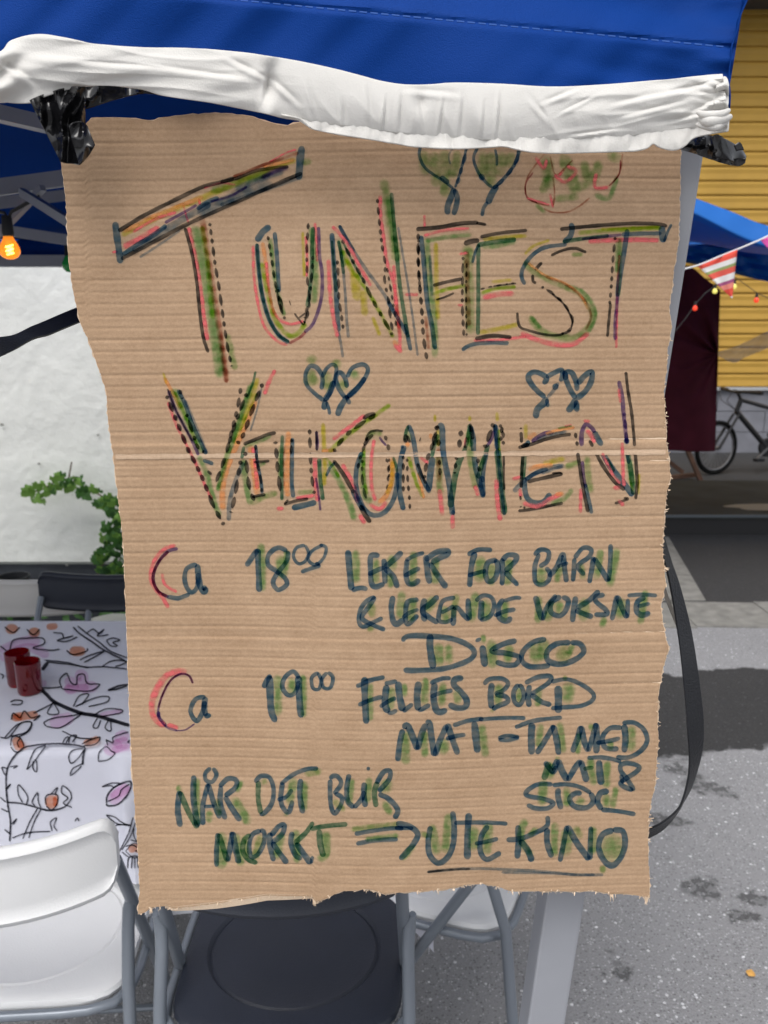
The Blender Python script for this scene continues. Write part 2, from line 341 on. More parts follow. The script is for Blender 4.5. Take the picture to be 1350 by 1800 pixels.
# ------------------------------------------------------------ second blue canopy across the yard
g2 = thing('canopy_tent', 'second blue canopy tent, behind the bunting at right', 'tent', 'blue canopy tents', loc=(2.5, 5.7, 0)); G2 = g2.location
def g2b(m, name, mt, smooth=True, solid=0): o = m.build(name, mt, g2, smooth, solid, origin=G2); o.location = (0, 0, 0); return o
M_bl2 = mat('bright_blue_tarp', (.012, .17, .60), .42, var=.08, vscale=4, trans=.3, spec=.5)
Y2 = 4.6
m = MB(); patch(m, [(1010, 262), (1110, 305), (1213, 345), (1290, 374), (1350, 397), (1500, 430), (1700, 470)], [(1010, 285), (1110, 330), (1213, 372), (1335, 430), (1420, 440), (1500, 452), (1700, 500)], 60, 8, lambda u, v, x, y: Y2 - .05 * v + .02 * nz(x * .02, y * .03)); g2b(m, 'roof_lip', M_bl2, solid=.002)
m = MB(); A = [PY(x, y, Y2 - .02) for x, y in ((1010, 284), (1110, 328), (1213, 370), (1335, 427), (1420, 438), (1500, 450), (1700, 498))]; B = [PY(x, y, 6.9) for x, y in ((1050, 408), (1110, 414), (1205, 424), (1300, 436), (1350, 441), (1420, 448), (1600, 470))]
m.grid(lambda u, v: A[min(6, int(round(u * 6)))].lerp(B[min(6, int(round(u * 6)))], v) + Vector((0, 0, -.04 * math.sin(v * 3.14))), 6, 8); g2b(m, 'roof_panel', M_bl2, solid=.002)
m = MB(); patch(m, [(1050, 405), (1205, 421), (1350, 440), (1600, 468)], [(1050, 452), (1205, 462), (1350, 495), (1600, 540)], 90, 6, lambda u, v, x, y: 6.9 + .03 * math.sin(y * .3 + x * .01) * 1); g2b(m, 'valance', M_bl2, solid=.002)
for px in (1085, 1560): 
    a = PY(px, 445, 6.85); m = MB(); m.bar((a.x, a.y, 0), (a.x, a.y, a.z), .04, .04, Vector((0, 1, 0))); g2b(m, 'leg', M_pole, False)
a = PY(1690, 480, 4.65); m = MB(); m.bar((a.x, a.y, 0), (a.x, a.y, a.z), .04, .04, Vector((0, 1, 0))); g2b(m, 'leg', M_pole, False)
# ------------------------------------------------------------ the cardboard sign
LE = [(150,118),(205,112),(240,108),(290,108),(340,115),(400,118),(450,120),(520,130),(570,142),(610,160),(660,178),(690,187),(740,190),(790,198),(870,207),(910,212),(960,217),(1010,219),(1090,222),(1150,224),(1260,228),(1350,232),(1430,238),(1500,243),(1560,246),(1612,242)]
RE = [(150,1196),(250,1196),(330,1196),(420,1192),(500,1182),(545,1176),(575,1181),(610,1174),(690,1167),(780,1172),(840,1178),(880,1170),(960,1164),(1000,1168),(1030,1170),(1065,1160),(1110,1168),(1142,1174),(1175,1164),(1220,1157),(1300,1157),(1380,1152),(1420,1142),(1460,1139),(1500,1139),(1570,1142),(1612,1143)]
TE = [(90,228),(150,222),(155,212),(165,206),(230,208),(262,212),(272,212),(280,207),(340,201),(390,199),(440,204),(462,212),(500,222),(530,214),(560,220),(700,238),(1200,245)]
BE = [(235,1608),(255,1604),(262,1596),(290,1592),(305,1597),(380,1588),(470,1574),(548,1576),(556,1586),(600,1567),(650,1563),(675,1571),(728,1567),(780,1564),(815,1556),(850,1553),(880,1560),(896,1566),(940,1566),(1020,1567),(1040,1565),(1075,1571),(1100,1571),(1145,1578)]
FL = 0.01085
def cardY(x, z, c=True):
    s = (z - 1.10)
    y = 0.772 + 0.035 * s + 0.10 * (x + 0.02) ** 2 - 0.0035 * math.sin(x * 14 + 1) + 0.004 * nz(x * 4, z * 3, 5)
    if c:
        zz = z - 0.006 * (x) * 0.9 + 0.0012 * nz(x * 6, z * 2, 1)
        ph = (zz / FL) % 1.0
        a = 0.80 + 0.55 * nz(x * 5, z * 30, 2) + .16 * math.sin(math.floor(zz / FL) * 2.399 + 1.3 * nz(x * 3, z * 2, 7))
        # flutes show as shallow washboarding: broad crowns between narrow troughs
        tr = math.exp(-((ph - 0.5) / 0.135) ** 2)
        y += 0.00085 * a * tr + 0.00016 * math.cos(2 * math.pi * ph)
        for zc, am, ww in CREASES:
            d = (z - (zc + 0.0035 * x)) / ww
            y += am * math.exp(-d * d) * (1 if am < 0 else (d if abs(d) < 3 else 0))
    return y
CREASES = []
def S(px, py, off=0.0, c=True):
    Y = 0.77
    for _ in range(3):
        p = PY(px, py, Y); Y = cardY(p.x, p.z, c)
    return PY(px, py, Y - off)
zc1 = PY(685, 799, .765).z; zc2 = PY(700, 1132, .765).z
CREASES[:] = [(zc1 + .0075, 0.0011, 0.004), (zc2, 0.0007, 0.005), (zc1 - 0.012, 0.0006, 0.003), (PY(600, 1150, .76).z, 0.0005, 0.004)]
sign = thing('cardboard_sign', 'torn corrugated cardboard sign with hand-drawn TUNFEST VELKOMMEN and festival programme', 'sign', loc=S(690, 900))
def kraft(name, c1, c2, edge=False):
    m = bpy.data.materials.new(name); m.use_nodes = True; n = m.node_tree.nodes; l = m.node_tree.links; b = n['Principled BSDF']
    b.inputs['Roughness'].default_value = .82; b.inputs['Specular IOR Level'].default_value = .25
    tc = n.new('ShaderNodeTexCoord')
    def noi(sc_, st, det=6):
        mp = n.new('ShaderNodeMapping'); mp.inputs['Scale'].default_value = st; l.new(tc.outputs['Object'], mp.inputs[0])
        x = n.new('ShaderNodeTexNoise'); x.inputs['Scale'].default_value = sc_; x.inputs['Detail'].default_value = det; x.inputs['Roughness'].default_value = .65
        l.new(mp.outputs[0], x.inputs[0]); return x.outputs[0]
    a = noi(7, (1, 1, 1.3)); f = noi(330, (1, 1, 1.3), 3); g = noi(60, (1, 1, 1.2)); h = noi(1100, (1, 1, 1), 2)
    def ma(op, x, y):
        q = n.new('ShaderNodeMath'); q.operation = op
        for i, v in enumerate((x, y)):
            if isinstance(v, (int, float)): q.inputs[i].default_value = v
            else: l.new(v, q.inputs[i])
        return q.outputs[0]
    t = ma('ADD', ma('MULTIPLY', a, .55), ma('MULTIPLY', f, .55)); t = ma('ADD', t, ma('MULTIPLY', g, .35)); t = ma('ADD', t, ma('MULTIPLY', h, .35))
    mr = n.new('ShaderNodeMapRange'); mr.inputs[1].default_value = .62; mr.inputs[2].default_value = 1.18; l.new(t, mr.inputs[0])
    mx = n.new('ShaderNodeMix'); mx.data_type = 'RGBA'; mx.inputs[6].default_value = (*c1, 1); mx.inputs[7].default_value = (*c2, 1)
    l.new(mr.outputs[0], mx.inputs[0]); l.new(mx.outputs[2], b.inputs['Base Color'])
    bp = n.new('ShaderNodeBump'); bp.inputs['Distance'].default_value = .0003; bp.inputs['Strength'].default_value = .6
    l.new(ma('ADD', f, h), bp.inputs['Height']); l.new(bp.outputs[0], b.inputs['Normal'])
    return m
M_kraft = kraft('kraft_paper', (.315, .200, .116), (.490, .336, .216))
M_pulp = kraft('torn_pulp', (.62, .45, .30), (.82, .66, .50))
def cardpx(u, v, j=0.0, seed=0):
    x = 675; y = 900
    for _ in range(5):
        jl = j * 3 * abs(fbm(y * .05, seed + .5)); jr = j * 3.5 * abs(fbm(y * .09, seed + 7.5))
        jt = j * 4 * abs(fbm(x * .05, seed + 3.5)); jb = j * 4 * abs(fbm(x * .07, seed + 9.5))
        L_ = lerpc(LE, y) - jl + 1.2 * nz(y * .12, 3.3); R_ = lerpc(RE, y) + jr + 1.6 * fbm(y * .05, 4.4)
        x = L_ + (R_ - L_) * u
        y = (lerpc(TE, x) - jt + 1.0 * nz(x * .1, 8)) * (1 - v) + (lerpc(BE, x) + jb + 1.2 * fbm(x * .06, 6)) * v
    return x, y
fs = MB(); fs.grid(lambda u, v: S(*cardpx(u, v)), 150, 680)
o = fs.build('front_sheet', M_kraft, sign, origin=sign.location); o.location = (0, 0, 0)
bs = MB(); bs.grid(lambda u, v: S(*cardpx(u, v, 1.0, 11), off=-.0042, c=False), 110, 420)
o = bs.build('back_sheet', M_pulp, sign, origin=sign.location); o.location = (0, 0, 0); tag(o, 'pale torn liner showing along the ragged edges')
fc = MB()
nfl = 64
def core(u, v):
    x, y = cardpx(u, v, 0.5, 5); p = S(x, y, off=0, c=False); ph = p.z / FL * 2 * math.pi
    p.y += .0022 + .0016 * math.sin(ph); return p
fc.grid(core, 30, 64 * 9)
o = fc.build('fluted_core', M_pulp, sign, origin=sign.location); o.location = (0, 0, 0); o['kind'] = 'stuff'
# frayed pulp on the torn edges
fr = MB(); random.seed(3)
def fray(px, py, dx, dy, n, L):
    for _ in range(n):
        a = S(px + random.uniform(-3, 3), py + random.uniform(-3, 3), off=random.uniform(-.003, .0006), c=False)
        b = S(px + dx * L * random.uniform(.2, 1) + random.uniform(-3, 3), py + dy * L * random.uniform(.2, 1) + random.uniform(-3, 3), off=random.uniform(-.003, .001), c=False)
        w_ = Vector((random.uniform(-1, 1), 0, random.uniform(-1, 1))).normalized() * random.uniform(.0003, .0012)
        fr.add([a + w_, a - w_, b - w_ * .3, b + w_ * .3], [(0, 1, 2, 3)])
for k in range(130):
    y = random.uniform(560, 1575); fray(lerpc(RE, y) - 1, y, 1, random.uniform(-.5, .5), 2, random.choice((3, 4, 6)))
for k in range(170):
    x = random.uniform(245, 1143); fray(x, lerpc(BE, x) - 1, random.uniform(-.4, .4), 1, 2, random.choice((3, 5, 8)))
for k in range(30):
    y = random.uniform(600, 1600); fray(lerpc(LE, y) + 1, y, -1, random.uniform(-.5, .5), 1, 3)
for x in (265, 1075, 1135, 552): fray(x, lerpc(BE, x), .1, 1, 14, 14)
for y in (1440, 1000): fray(lerpc(RE, y), y, 1, .2, 8, 8)
o = fr.build('torn_fringe', M_pulp, sign, smooth=False, origin=sign.location); o.location = (0, 0, 0); o['kind'] = 'stuff'
# pale scuffed fold, raised a little before the sheet (ink missed it)
cr = MB()
def crs(u, v):
    x = 203 + (1170 - 203) * u; x = max(lerpc(LE, 800) + 3, min(lerpc(RE, 797) - 3, x))
    y = 803 - 8.5 * u + (v - .5) * (9.0 + 3.0 * nz(u * 60, v * 3) + 3.0 * nz(u * 9, 4)); y += .6 * nz(u * 70, 7)
    return S(x, y, off=.00040)
cr.grid(crs, 420, 4)
M_crease = kraft('creased_kraft', (.42, .29, .19), (.60, .44, .31))
o = cr.build('fold_crease', M_crease, sign, origin=sign.location); o.location = (0, 0, 0); tag(o, 'pale scuffed fold line across VELKOMMEN')
# lifted liner along the lower left edge
ll = MB()
def lif(u, v):
    x = 290 + 270 * u; yb = lerpc(BE, x) - 1; t = .5 + .5 * math.sin(math.pi * min(1, u * 1.05))
    return S(x, yb + (v * 13 * t - 2), off=.0002 - .003 * v, c=False)
ll.grid(lif, 80, 3)
o = ll.build('torn_liner_strip', M_pulp, sign, origin=sign.location); o.location = (0, 0, 0)

# ------------------------------------------------------------ marker ink
def ink(name, T, opaque=None, k=0.0, soft=.35):
    """translucent ink film: light is tinted on its way to the paper and back"""
    m = bpy.data.materials.new(name); m.use_nodes = True; n = m.node_tree.nodes; l = m.node_tree.links; n.clear()
    out = n.new('ShaderNodeOutputMaterial'); at = n.new('ShaderNodeAttribute'); at.attribute_name = 'dens'
    tc = n.new('ShaderNodeTexCoord'); no = n.new('ShaderNodeTexNoise'); no.inputs['Scale'].default_value = 190; no.inputs['Detail'].default_value = 4
    l.new(tc.outputs['Object'], no.inputs[0])
    mr = n.new('ShaderNodeMapRange'); mr.inputs[1].default_value = .30; mr.inputs[2].default_value = .62; mr.inputs[3].default_value = 1 - soft; mr.inputs[4].default_value = 1.0
    l.new(no.outputs[0], mr.inputs[0])
    q = n.new('ShaderNodeMath'); q.operation = 'MULTIPLY'; q.use_clamp = True; l.new(mr.outputs[0], q.inputs[0]); l.new(at.outputs['Fac'], q.inputs[1])
    mx = n.new('ShaderNodeMix'); mx.data_type = 'RGBA'; mx.inputs[6].default_value = (1, 1, 1, 1); mx.inputs[7].default_value = (*T, 1)
    l.new(q.outputs[0], mx.inputs[0]); tr = n.new('ShaderNodeBsdfTransparent'); l.new(mx.outputs[2], tr.inputs[0])
    if opaque:
        df = n.new('ShaderNodeBsdfDiffuse'); df.inputs[0].default_value = (*opaque, 1)
        kk = n.new('ShaderNodeMath'); kk.operation = 'MULTIPLY'; kk.inputs[1].default_value = k; l.new(q.outputs[0], kk.inputs[0])
        ms = n.new('ShaderNodeMixShader'); l.new(kk.outputs[0], ms.inputs[0]); l.new(tr.outputs[0], ms.inputs[1]); l.new(df.outputs[0], ms.inputs[2]); l.new(ms.outputs[0], out.inputs[0])
    else: l.new(tr.outputs[0], out.inputs[0])
    return m
INK = {
 'N': ink('navy_ink', (.245, .445, .65), soft=.16), 'n': ink('slate_ink', (.47, .60, .74), soft=.4), 'K': ink('black_ink', (.24, .26, .29), soft=.08),
 'G': ink('green_ink', (.53, .78, .57), soft=.5), 'g': ink('moss_ink', (.60, .79, .58), soft=.5), 'D': ink('dark_green_ink', (.22, .48, .42), soft=.3),
 'P': ink('pink_ink', (.95, .5, .6), (.86, .20, .20), .55, soft=.6), 'O': ink('orange_ink', (.97, .7, .45), (.84, .38, .16), .5, soft=.6),
 'Y': ink('yellow_ink', (.86, .92, .42), soft=.45), 'L': ink('lime_ink', (.62, .85, .34), soft=.4), 'V': ink('violet_ink', (.38, .33, .66), soft=.25),
 'B': ink('brown_ink', (.74, .56, .52), soft=.35), 'M': ink('maroon_ink', (.62, .30, .38), soft=.3)}
SOFT = set('gYPOGLBn')
inkn = [0]
def stroke(m, surf, pts, wpx, col, mode, dens):
    P = spl(pts, 1.6)
    if len(P) < 3: return
    inkn[0] += 1; k = inkn[0]
    off = .00022 + .0000125 * (k % 36)
    if mode == 'd':   # a chain of lens-shaped dashes
        L = 0; i = 0; runs = []; cur = []; nxt = random.uniform(6, 12) if len(P) > 12 else 99
        gap = False
        for a, b in zip(P, P[1:]):
            L += (b - a).length
            if not gap: cur.append(a)
            if L > nxt:
                L = 0
                if not gap: runs.append(cur); cur = []; gap = True; nxt = random.uniform(2.2, 3.6)
                else: gap = False; nxt = random.uniform(wpx * 1.7, wpx * 3.9)
        if cur: runs.append(cur)
        for r_ in runs:
            if len(r_) > 2: ribbon(m, surf, r_, wpx, off, dens, 'lens', k)
    else: ribbon(m, surf, P, wpx, off, dens, 'soft' if mode == 'f' else 'hard', k)
def ribbon(m, surf, P, wpx, off, dens, kind, k):
    k_soft = dens == 1.2
    n = len(P); cols = (-1, -.82, 0, .82, 1) if kind != 'soft' else (-1, -.6, -.2, .2, .6, 1)
    o = len(m.v)
    for i, p in enumerate(P):
        t = (P[min(n - 1, i + 1)] - P[max(0, i - 1)]); t = t.normalized() if t.length > 1e-6 else Vector((1, 0, 0))
        nn = Vector((-t.y, t.x, 0)); s = i / (n - 1)
        if kind == 'lens': wd = wpx * (0.18 + .92 * math.sin(math.pi * s) ** .7) * random.uniform(.95, 1.05)
        else:
            e = min(i, n - 1 - i) * 1.6; r_ = wpx / 2
            wd = wpx * math.sqrt(max(.12, 1 - max(0, (r_ - e) / r_) ** 2)) * (1 + .16 * nz(s * n * .09, k * 1.7))
        jx = .35 * nz(i * .3, k); endf = 1.0
        if kind == 'soft': endf = min(1, min(i, n - 1 - i) * 1.6 / (wpx * .5) + .2)
        corr = .38 if (k_soft) else .12
        for c in cols:
            q = p + nn * (c * wd / 2 + jx); w3 = surf(q.x, q.y, off); m.v.append(tuple(w3))
            if kind == 'soft':
                d = dens * endf * (1 - abs(c) ** 2.6) * (.82 + .4 * nz(q.x * .11, q.y * .035, k)) * (1 + corr * math.cos(2 * math.pi * w3.z / FL + 2.2))
                d = max(0, d)
            else:
                d = dens * (1.0 if abs(c) < .9 else .75) * (.88 + .22 * nz(s * n * .07, c, k) + .09 * math.cos(2 * math.pi * w3.z / FL + 2.2)) * (1 if abs(c) > .5 else .93)
            m.a.append(d)
    c_ = len(cols)
    for i in range(n - 1):
        for j in range(c_ - 1):
            a = o + i * c_ + j; m.f.append((a, a + 1, a + c_ + 1, a + c_))
def inkpart(name, label, items, parent, surf=S, inks=INK, origin=None):
    """items: (x0, y0, scale, [(colour, width, [points], mode)]) ; one mesh per drawn word"""
    m = MB(); mats = []; fm = []
    for x0, y0, s_, L in items:
        for it in L:
            col, wd, pts = it[0], it[1], it[2]; mode = it[3] if len(it) > 3 else ''
            if not mode and col in 'gYG': mode = 'f'
            dens = {'f': 1.25, 'd': 1.0, '': 1.0}[mode]
            if col in ('P', 'O') and not mode: mode = 'f'; dens = 1.2
            if col in ('L', 'B') and not mode: mode = 'f'; dens = 1.2
            wd = wd * (1.22 if col in 'ND' else 1.05 if mode != 'f' else 1.7 if col in 'Gg' else 1.12)
            nf = len(m.f); stroke(m, surf, [(x0 + a / s_, y0 + b / s_) for a, b in pts], wd, col, mode, dens)
            if col not in mats: mats.append(col)
            fm += [mats.index(col)] * (len(m.f) - nf)
    og = origin if origin is not None else sign.location
    o = m.build(name, None, parent, origin=og); o.location = (0, 0, 0) if parent else og
    for c in mats: o.data.materials.append(inks[c])
    o.data.polygons.foreach_set('material_index', fm)
    a = o.data.attributes.new('dens', 'FLOAT', 'POINT'); a.data.foreach_set('value', m.a)
    if label: o['label'] = label
    return o
class Fr(tuple):
    def __add__(s, L): return tuple(s) + (L,)
A_ = Fr((180, 230, 3.375)); B_ = Fr((420, 300, 3.75)); C_ = Fr((700, 240, 2.7)); D_ = Fr((270, 630, 3.2927)); E_ = Fr((600, 630, 4.5)); F_ = Fr((840, 630, 4.21875))
G_ = Fr((240, 930, 3.375)); H_ = Fr((590, 940, 4.655)); I_ = Fr((800, 940, 3.6486)); J_ = Fr((610, 1160, 5.0)); K_ = Fr((820, 1160, 3.9706)); L_ = Fr((290, 1330, 4.0909)); M_ = Fr((500, 1330, 3.9706)); N_ = Fr((720, 1360, 3.068))
W_T = [A_ + ([
 ('Y',12,[(110,620),(350,500),(700,350),(1000,220),(1150,170)]),('O',9,[(120,600),(300,510),(500,430),(600,390)]),('P',11,[(120,690),(200,650),(340,570)]),('P',6,[(180,600),(300,530),(440,480)]),
 ('O',6,[(950,215),(1140,170)]),('g',9,[(1180,190),(1245,175)]),('g',10,[(640,360),(800,310),(1000,240)]),('P',4,[(990,185),(1090,130),(1150,110)]),('P',4,[(600,340),(700,310),(790,320)]),('P',5,[(55,720),(90,715)]),
 ('n',20,[(560,500),(700,430),(850,360),(1010,310)],'f'),('n',12,[(780,350),(900,300),(1080,235)],'f'),('V',5,[(640,420),(760,385),(860,330)],'f'),('V',9,[(940,280),(1020,240),(1105,215)],'f'),('V',5,[(370,545),(480,485),(560,440)]),
 ('N',7,[(120,735),(200,680),(300,620),(380,560)]),('n',11,[(180,710),(300,635),(450,540),(640,430)],''),('N',7,[(560,465),(620,425),(690,395)]),('n',4,[(220,750),(330,680),(460,590)]),
 ('K',7,[(95,595),(250,500),(450,400),(600,330),(700,305),(780,280)]),('B',6,[(770,275),(870,235),(960,200),(1060,165),(1165,130)],''),('B',6,[(775,272),(870,238),(960,200),(1080,160)],''),('K',6,[(700,305),(800,280),(900,240),(1000,222),(1105,213)]),
 ('K',7,[(110,760),(280,670),(480,565),(620,500),(800,420),(1000,330),(1185,250)]),('n',7,[(700,440),(900,370),(1170,275)]),
 ('N',10,[(75,540),(85,620),(95,690),(107,785)]),('N',11,[(1185,90),(1175,150),(1170,210),(1163,290)]),('P',4,[(475,425),(490,480),(510,545)]),('P',5,[(570,400),(580,440)]),
 ('P',8,[(512,570),(545,720),(570,850),(590,1000),(615,1200),(625,1245)]),('G',13,[(545,560),(590,750),(620,900),(650,1100),(680,1300),(700,1470)]),('L',10,[(590,560),(620,760),(640,950),(655,1120)]),
 ('B',12,[(590,510),(620,700),(650,900),(690,1150),(720,1350),(738,1495)]),('B',7,[(700,1180),(715,1320),(737,1495)]),('g',8,[(690,1250),(710,1440)]),('g',8,[(740,1200),(790,1420)]),
 ('K',6,[(490,575),(530,720),(560,900),(580,1100),(600,1230),(628,1315)]),('K',5.5,[(636,545),(650,650),(668,790),(690,920),(715,1100),(740,1270),(768,1405)],'d')])]
W_UN = [B_ + ([
 ('P',6,[(92,490),(100,700),(130,900),(170,1030),(250,1120),(320,1150)]),('O',8,[(155,470),(175,600),(190,750)]),('P',6,[(180,600),(200,800),(240,950),(330,1010),(430,990)]),('G',6,[(205,440),(225,620),(250,780),(300,960)]),
 ('L',10,[(150,600),(190,800),(240,980),(330,1085),(400,1060),(440,1000)]),('P',6,[(500,340),(512,480),(515,600)]),('P',5,[(440,430),(450,600),(445,700)]),('Y',6,[(420,400),(425,560),(430,700)]),('G',8,[(475,370),(500,600),(505,750),(490,880)]),
 ('N',10,[(115,465),(160,400),(208,365)]),('N',6.5,[(118,480),(130,650),(155,830),(200,980),(260,1080),(330,1135)]),('D',4,[(118,480),(130,650),(155,830),(200,980),(260,1080),(330,1130)]),('M',5,[(330,1138),(400,1100),(440,1060)]),('V',6,[(430,1065),(480,1020),(520,930),(545,820),(548,680),(530,550),(525,370)]),
 ('K',5,[(190,430),(215,580),(240,740),(275,900),(305,985)],'d'),('N',6,[(235,405),(250,560),(258,700),(265,800)]),('K',8,[(250,780),(270,860),(285,930)],'d'),('K',4.8,[(458,345),(448,500),(450,700),(465,850),(450,960),(425,1010)],'d'),
 ('D',6,[(490,370),(482,500),(480,650),(465,800),(450,900)]),('K',5,[(488,560),(478,700),(462,850),(430,980)],'d'),('K',3,[(365,940),(400,985),(428,1012),(445,935)]),('K',2,[(330,855),(342,888)]),('K',3,[(395,970),(438,938)]),
 # N
 ('P',8,[(590,580),(600,800),(620,950),(650,1100)]),('P',7,[(610,370),(640,390),(720,490),(800,640),(870,760)]),('Y',18,[(760,660),(780,860)]),('Y',14,[(820,780),(830,960)]),('Y',10,[(700,570),(760,700)]),('Y',8,[(880,960),(930,1090)]),
 ('G',6,[(655,450),(680,560),(690,640)]),('L',8,[(680,520),(740,640),(830,770),(900,880),(980,1030),(1020,1100)]),('P',7,[(930,160),(935,300),(955,450),(975,600),(1020,740),(1040,900),(1060,1080),(1060,1190)]),
 ('P',7,[(1020,620),(1030,800),(1040,960)]),('g',11,[(950,50),(980,200),(1000,350),(1040,600)]),('G',8,[(985,160),(1020,420),(1050,600)]),('O',9,[(1010,1120),(1050,1150)]),('P',9,[(1020,1140),(1075,1200)]),('B',8,[(1040,880),(1060,1080)]),('P',5,[(1140,820),(1185,818)]),
 ('N',7,[(612,410),(625,600),(640,800),(650,980),(660,1060)]),('D',4,[(612,460),(625,600),(640,800)]),('n',5,[(655,1060),(670,1130),(685,1230)],''),('K',5,[(648,590),(655,700),(660,850),(675,950),(688,1050)],'d'),('n',5,[(655,460),(680,600),(700,800),(710,980),(722,1100)],''),('D',5,[(655,460),(672,540),(690,680)]),
 ('D',3.5,[(690,480),(760,620),(830,740)]),('K',6,[(680,455),(720,540),(770,630),(820,720),(880,850),(960,990),(1015,1090)],'d'),('n',6,[(660,360),(720,470),(830,640),(940,790),(1020,920)],''),('N',5,[(660,360),(700,430),(760,530)]),('N',6,[(980,860),(1040,960),(1110,1080)]),
 ('K',5,[(912,185),(925,330),(945,500),(965,620),(960,720),(985,850),(1000,980),(1015,1070)],'d'),('K',4,[(975,640),(1000,780),(1020,900),(1038,1030)],'d'),('D',6,[(1005,145),(1020,320),(1040,550),(1060,750),(1090,950),(1115,1100)]),('N',6,[(1095,1010),(1115,1100),(1132,1185)]),
 ('n',4,[(1050,370),(1080,550),(1115,760),(1150,1000),(1178,1220)],'')])]
W_FEST = [C_ + ([
 ('P',6,[(120,470),(220,445),(340,435)]),('G',6,[(130,495),(240,475),(350,465)]),('P',5,[(125,370),(125,430)]),('G',9,[(135,480),(150,700),(170,880),(175,1050)]),('Y',9,[(178,500),(182,700),(188,870)]),('B',6,[(130,850),(145,1010)]),('L',8,[(160,750),(230,725),(320,705)]),('P',6,[(30,750),(95,748)]),
 ('K',7.5,[(85,440),(200,430),(300,412),(380,408)]),('K',5,[(370,410),(418,418)]),('K',6,[(95,460),(95,600),(103,720),(112,830),(120,950),(138,1070)],'d'),('K',5,[(97,490),(97,620),(105,740)],'d'),('N',7,[(108,470),(120,580),(130,700),(140,800),(160,900),(175,1010)]),('K',6,[(165,707),(230,690),(302,675)]),('K',3.5,[(180,775),(225,760),(265,742)]),('n',6,[(150,560),(160,760)],'f'),
 # E
 ('Y',8,[(400,488),(500,478),(612,470)]),('g',13,[(330,510),(335,700),(340,850),(345,940)]),('B',10,[(325,540),(328,700),(335,900)]),('G',8,[(395,520),(470,515),(560,495)]),('P',6,[(290,560),(330,550)]),('P',5,[(280,800),(310,800)]),('P',10,[(400,765),(480,748),(552,745)]),('L',7,[(392,745),(460,722),(560,712)]),('Y',9,[(380,930),(480,912),(570,890)]),('P',6,[(355,968),(480,965),(610,948)]),('Y',7,[(440,690),(540,680)]),
 ('K',8,[(312,510),(345,498),(385,492)]),('K',6,[(390,477),(480,458),(612,445)]),('D',7,[(375,515),(460,500),(560,488)]),('K',5,[(308,570),(305,700),(305,820),(312,950)],'d'),('K',3.5,[(325,600),(322,760),(325,950)],'d'),('N',4,[(352,600),(365,550),(385,510)]),('D',6,[(380,510),(380,650),(380,800),(378,940)]),('K',3,[(390,725),(440,712),(500,702),(560,694)],'d'),('K',3,[(450,710),(560,696)]),
 ('K',7,[(365,960),(450,945),(538,953)]),('N',6,[(302,1014),(330,995),(370,983),(440,978),(525,980)]),
 # S
 ('Y',6,[(600,560),(640,520),(720,490)]),('g',9,[(610,580),(620,620),(700,670),(790,710),(860,740),(905,800),(925,850),(900,910),(840,950),(760,950),(680,920),(620,850)]),('O',5,[(615,600),(700,660),(800,700),(870,760),(900,820)]),('B',5,[(700,665),(800,705),(880,770),(915,850),(890,920)]),('G',5,[(860,720),(915,780),(938,850),(905,930)]),('P',10,[(580,930),(650,962),(740,985),(830,985),(905,930)]),('G',6,[(625,850),(680,915)]),('g',6,[(820,560),(880,560)]),
 ('N',6,[(800,512),(700,525),(640,560),(600,610),(585,650),(590,680),(602,702)]),('K',5,[(725,565),(780,540),(840,530),(893,550)]),('K',6,[(683,597),(665,615),(650,635)]),('K',5,[(638,655),(640,685),(655,697)]),('K',5,[(680,712),(740,750),(790,800),(825,860),(820,910),(770,940)],'d'),('K',3.5,[(730,745),(790,800),(825,870),(822,905)]),('K',4.5,[(820,920),(760,942),(690,938),(620,920),(580,905),(568,870),(565,835)]),
 # T
 ('L',9,[(850,458),(1000,446),(1250,432)]),('Y',6,[(960,440),(1240,428)]),('P',9,[(900,497),(1100,490),(1240,492)]),('P',5,[(1050,560),(1040,760),(1035,1005)]),('G',7,[(1045,480),(1040,650)]),('g',6,[(1055,480),(1045,760)]),
 ('K',6.5,[(768,440),(860,430),(1000,418),(1120,412),(1230,415),(1277,425)]),('N',8,[(820,410),(825,440),(815,475),(785,503)]),('D',6,[(780,500),(870,485),(1000,470)]),('V',5,[(870,487),(1000,472),(1060,466)]),('N',6,[(1060,465),(1160,460),(1250,460)]),('N',10,[(1250,425),(1254,460),(1258,502)]),('N',4,[(1262,500),(1280,450),(1297,415)]),
 ('K',5,[(1030,475),(1018,600),(1012,700),(1003,800)],'d'),('K',5,[(1008,790),(1000,870),(993,950)]),('N',7.5,[(1088,440),(1070,560),(1050,680),(1040,760)]),('V',6,[(1042,740),(1036,820),(1030,880),(1030,965)])])]
D_HT = [C_ + ([('g',15,[(120,65),(130,190)]),('g',13,[(170,70),(180,240)]),('g',13,[(220,60),(222,290)]),('g',13,[(285,65),(255,200)]),('g',14,[(400,65),(400,200)]),('g',14,[(440,70),(440,245)]),('g',14,[(495,70),(480,190)]),('g',10,[(540,70),(520,150)]),
 ('N',4.5,[(105,48),(100,90),(125,145),(170,182),(215,210),(260,245)]),('N',8,[(200,190),(225,210),(240,222)]),('N',5.5,[(325,48),(318,90),(302,145),(288,200),(270,242)],'d'),('N',4,[(325,48),(300,150),(270,242)]),('N',9,[(268,245),(250,290),(235,330),(234,370)]),('N',8,[(266,250),(280,290),(275,330),(262,372)]),('n',3,[(262,50),(240,90),(248,132)],''),
 ('N',4.5,[(378,48),(358,100),(375,160),(410,210),(445,242)]),('N',9,[(385,180),(408,205)]),('N',6,[(578,48),(558,120),(510,190),(450,248)],'d'),('N',5.5,[(578,48),(558,120),(510,190),(450,248)]),('N',10,[(470,230),(440,280),(425,320)]),('N',6,[(425,310),(405,340),(398,378)]),('N',4,[(460,60),(468,100),(468,138)])])]
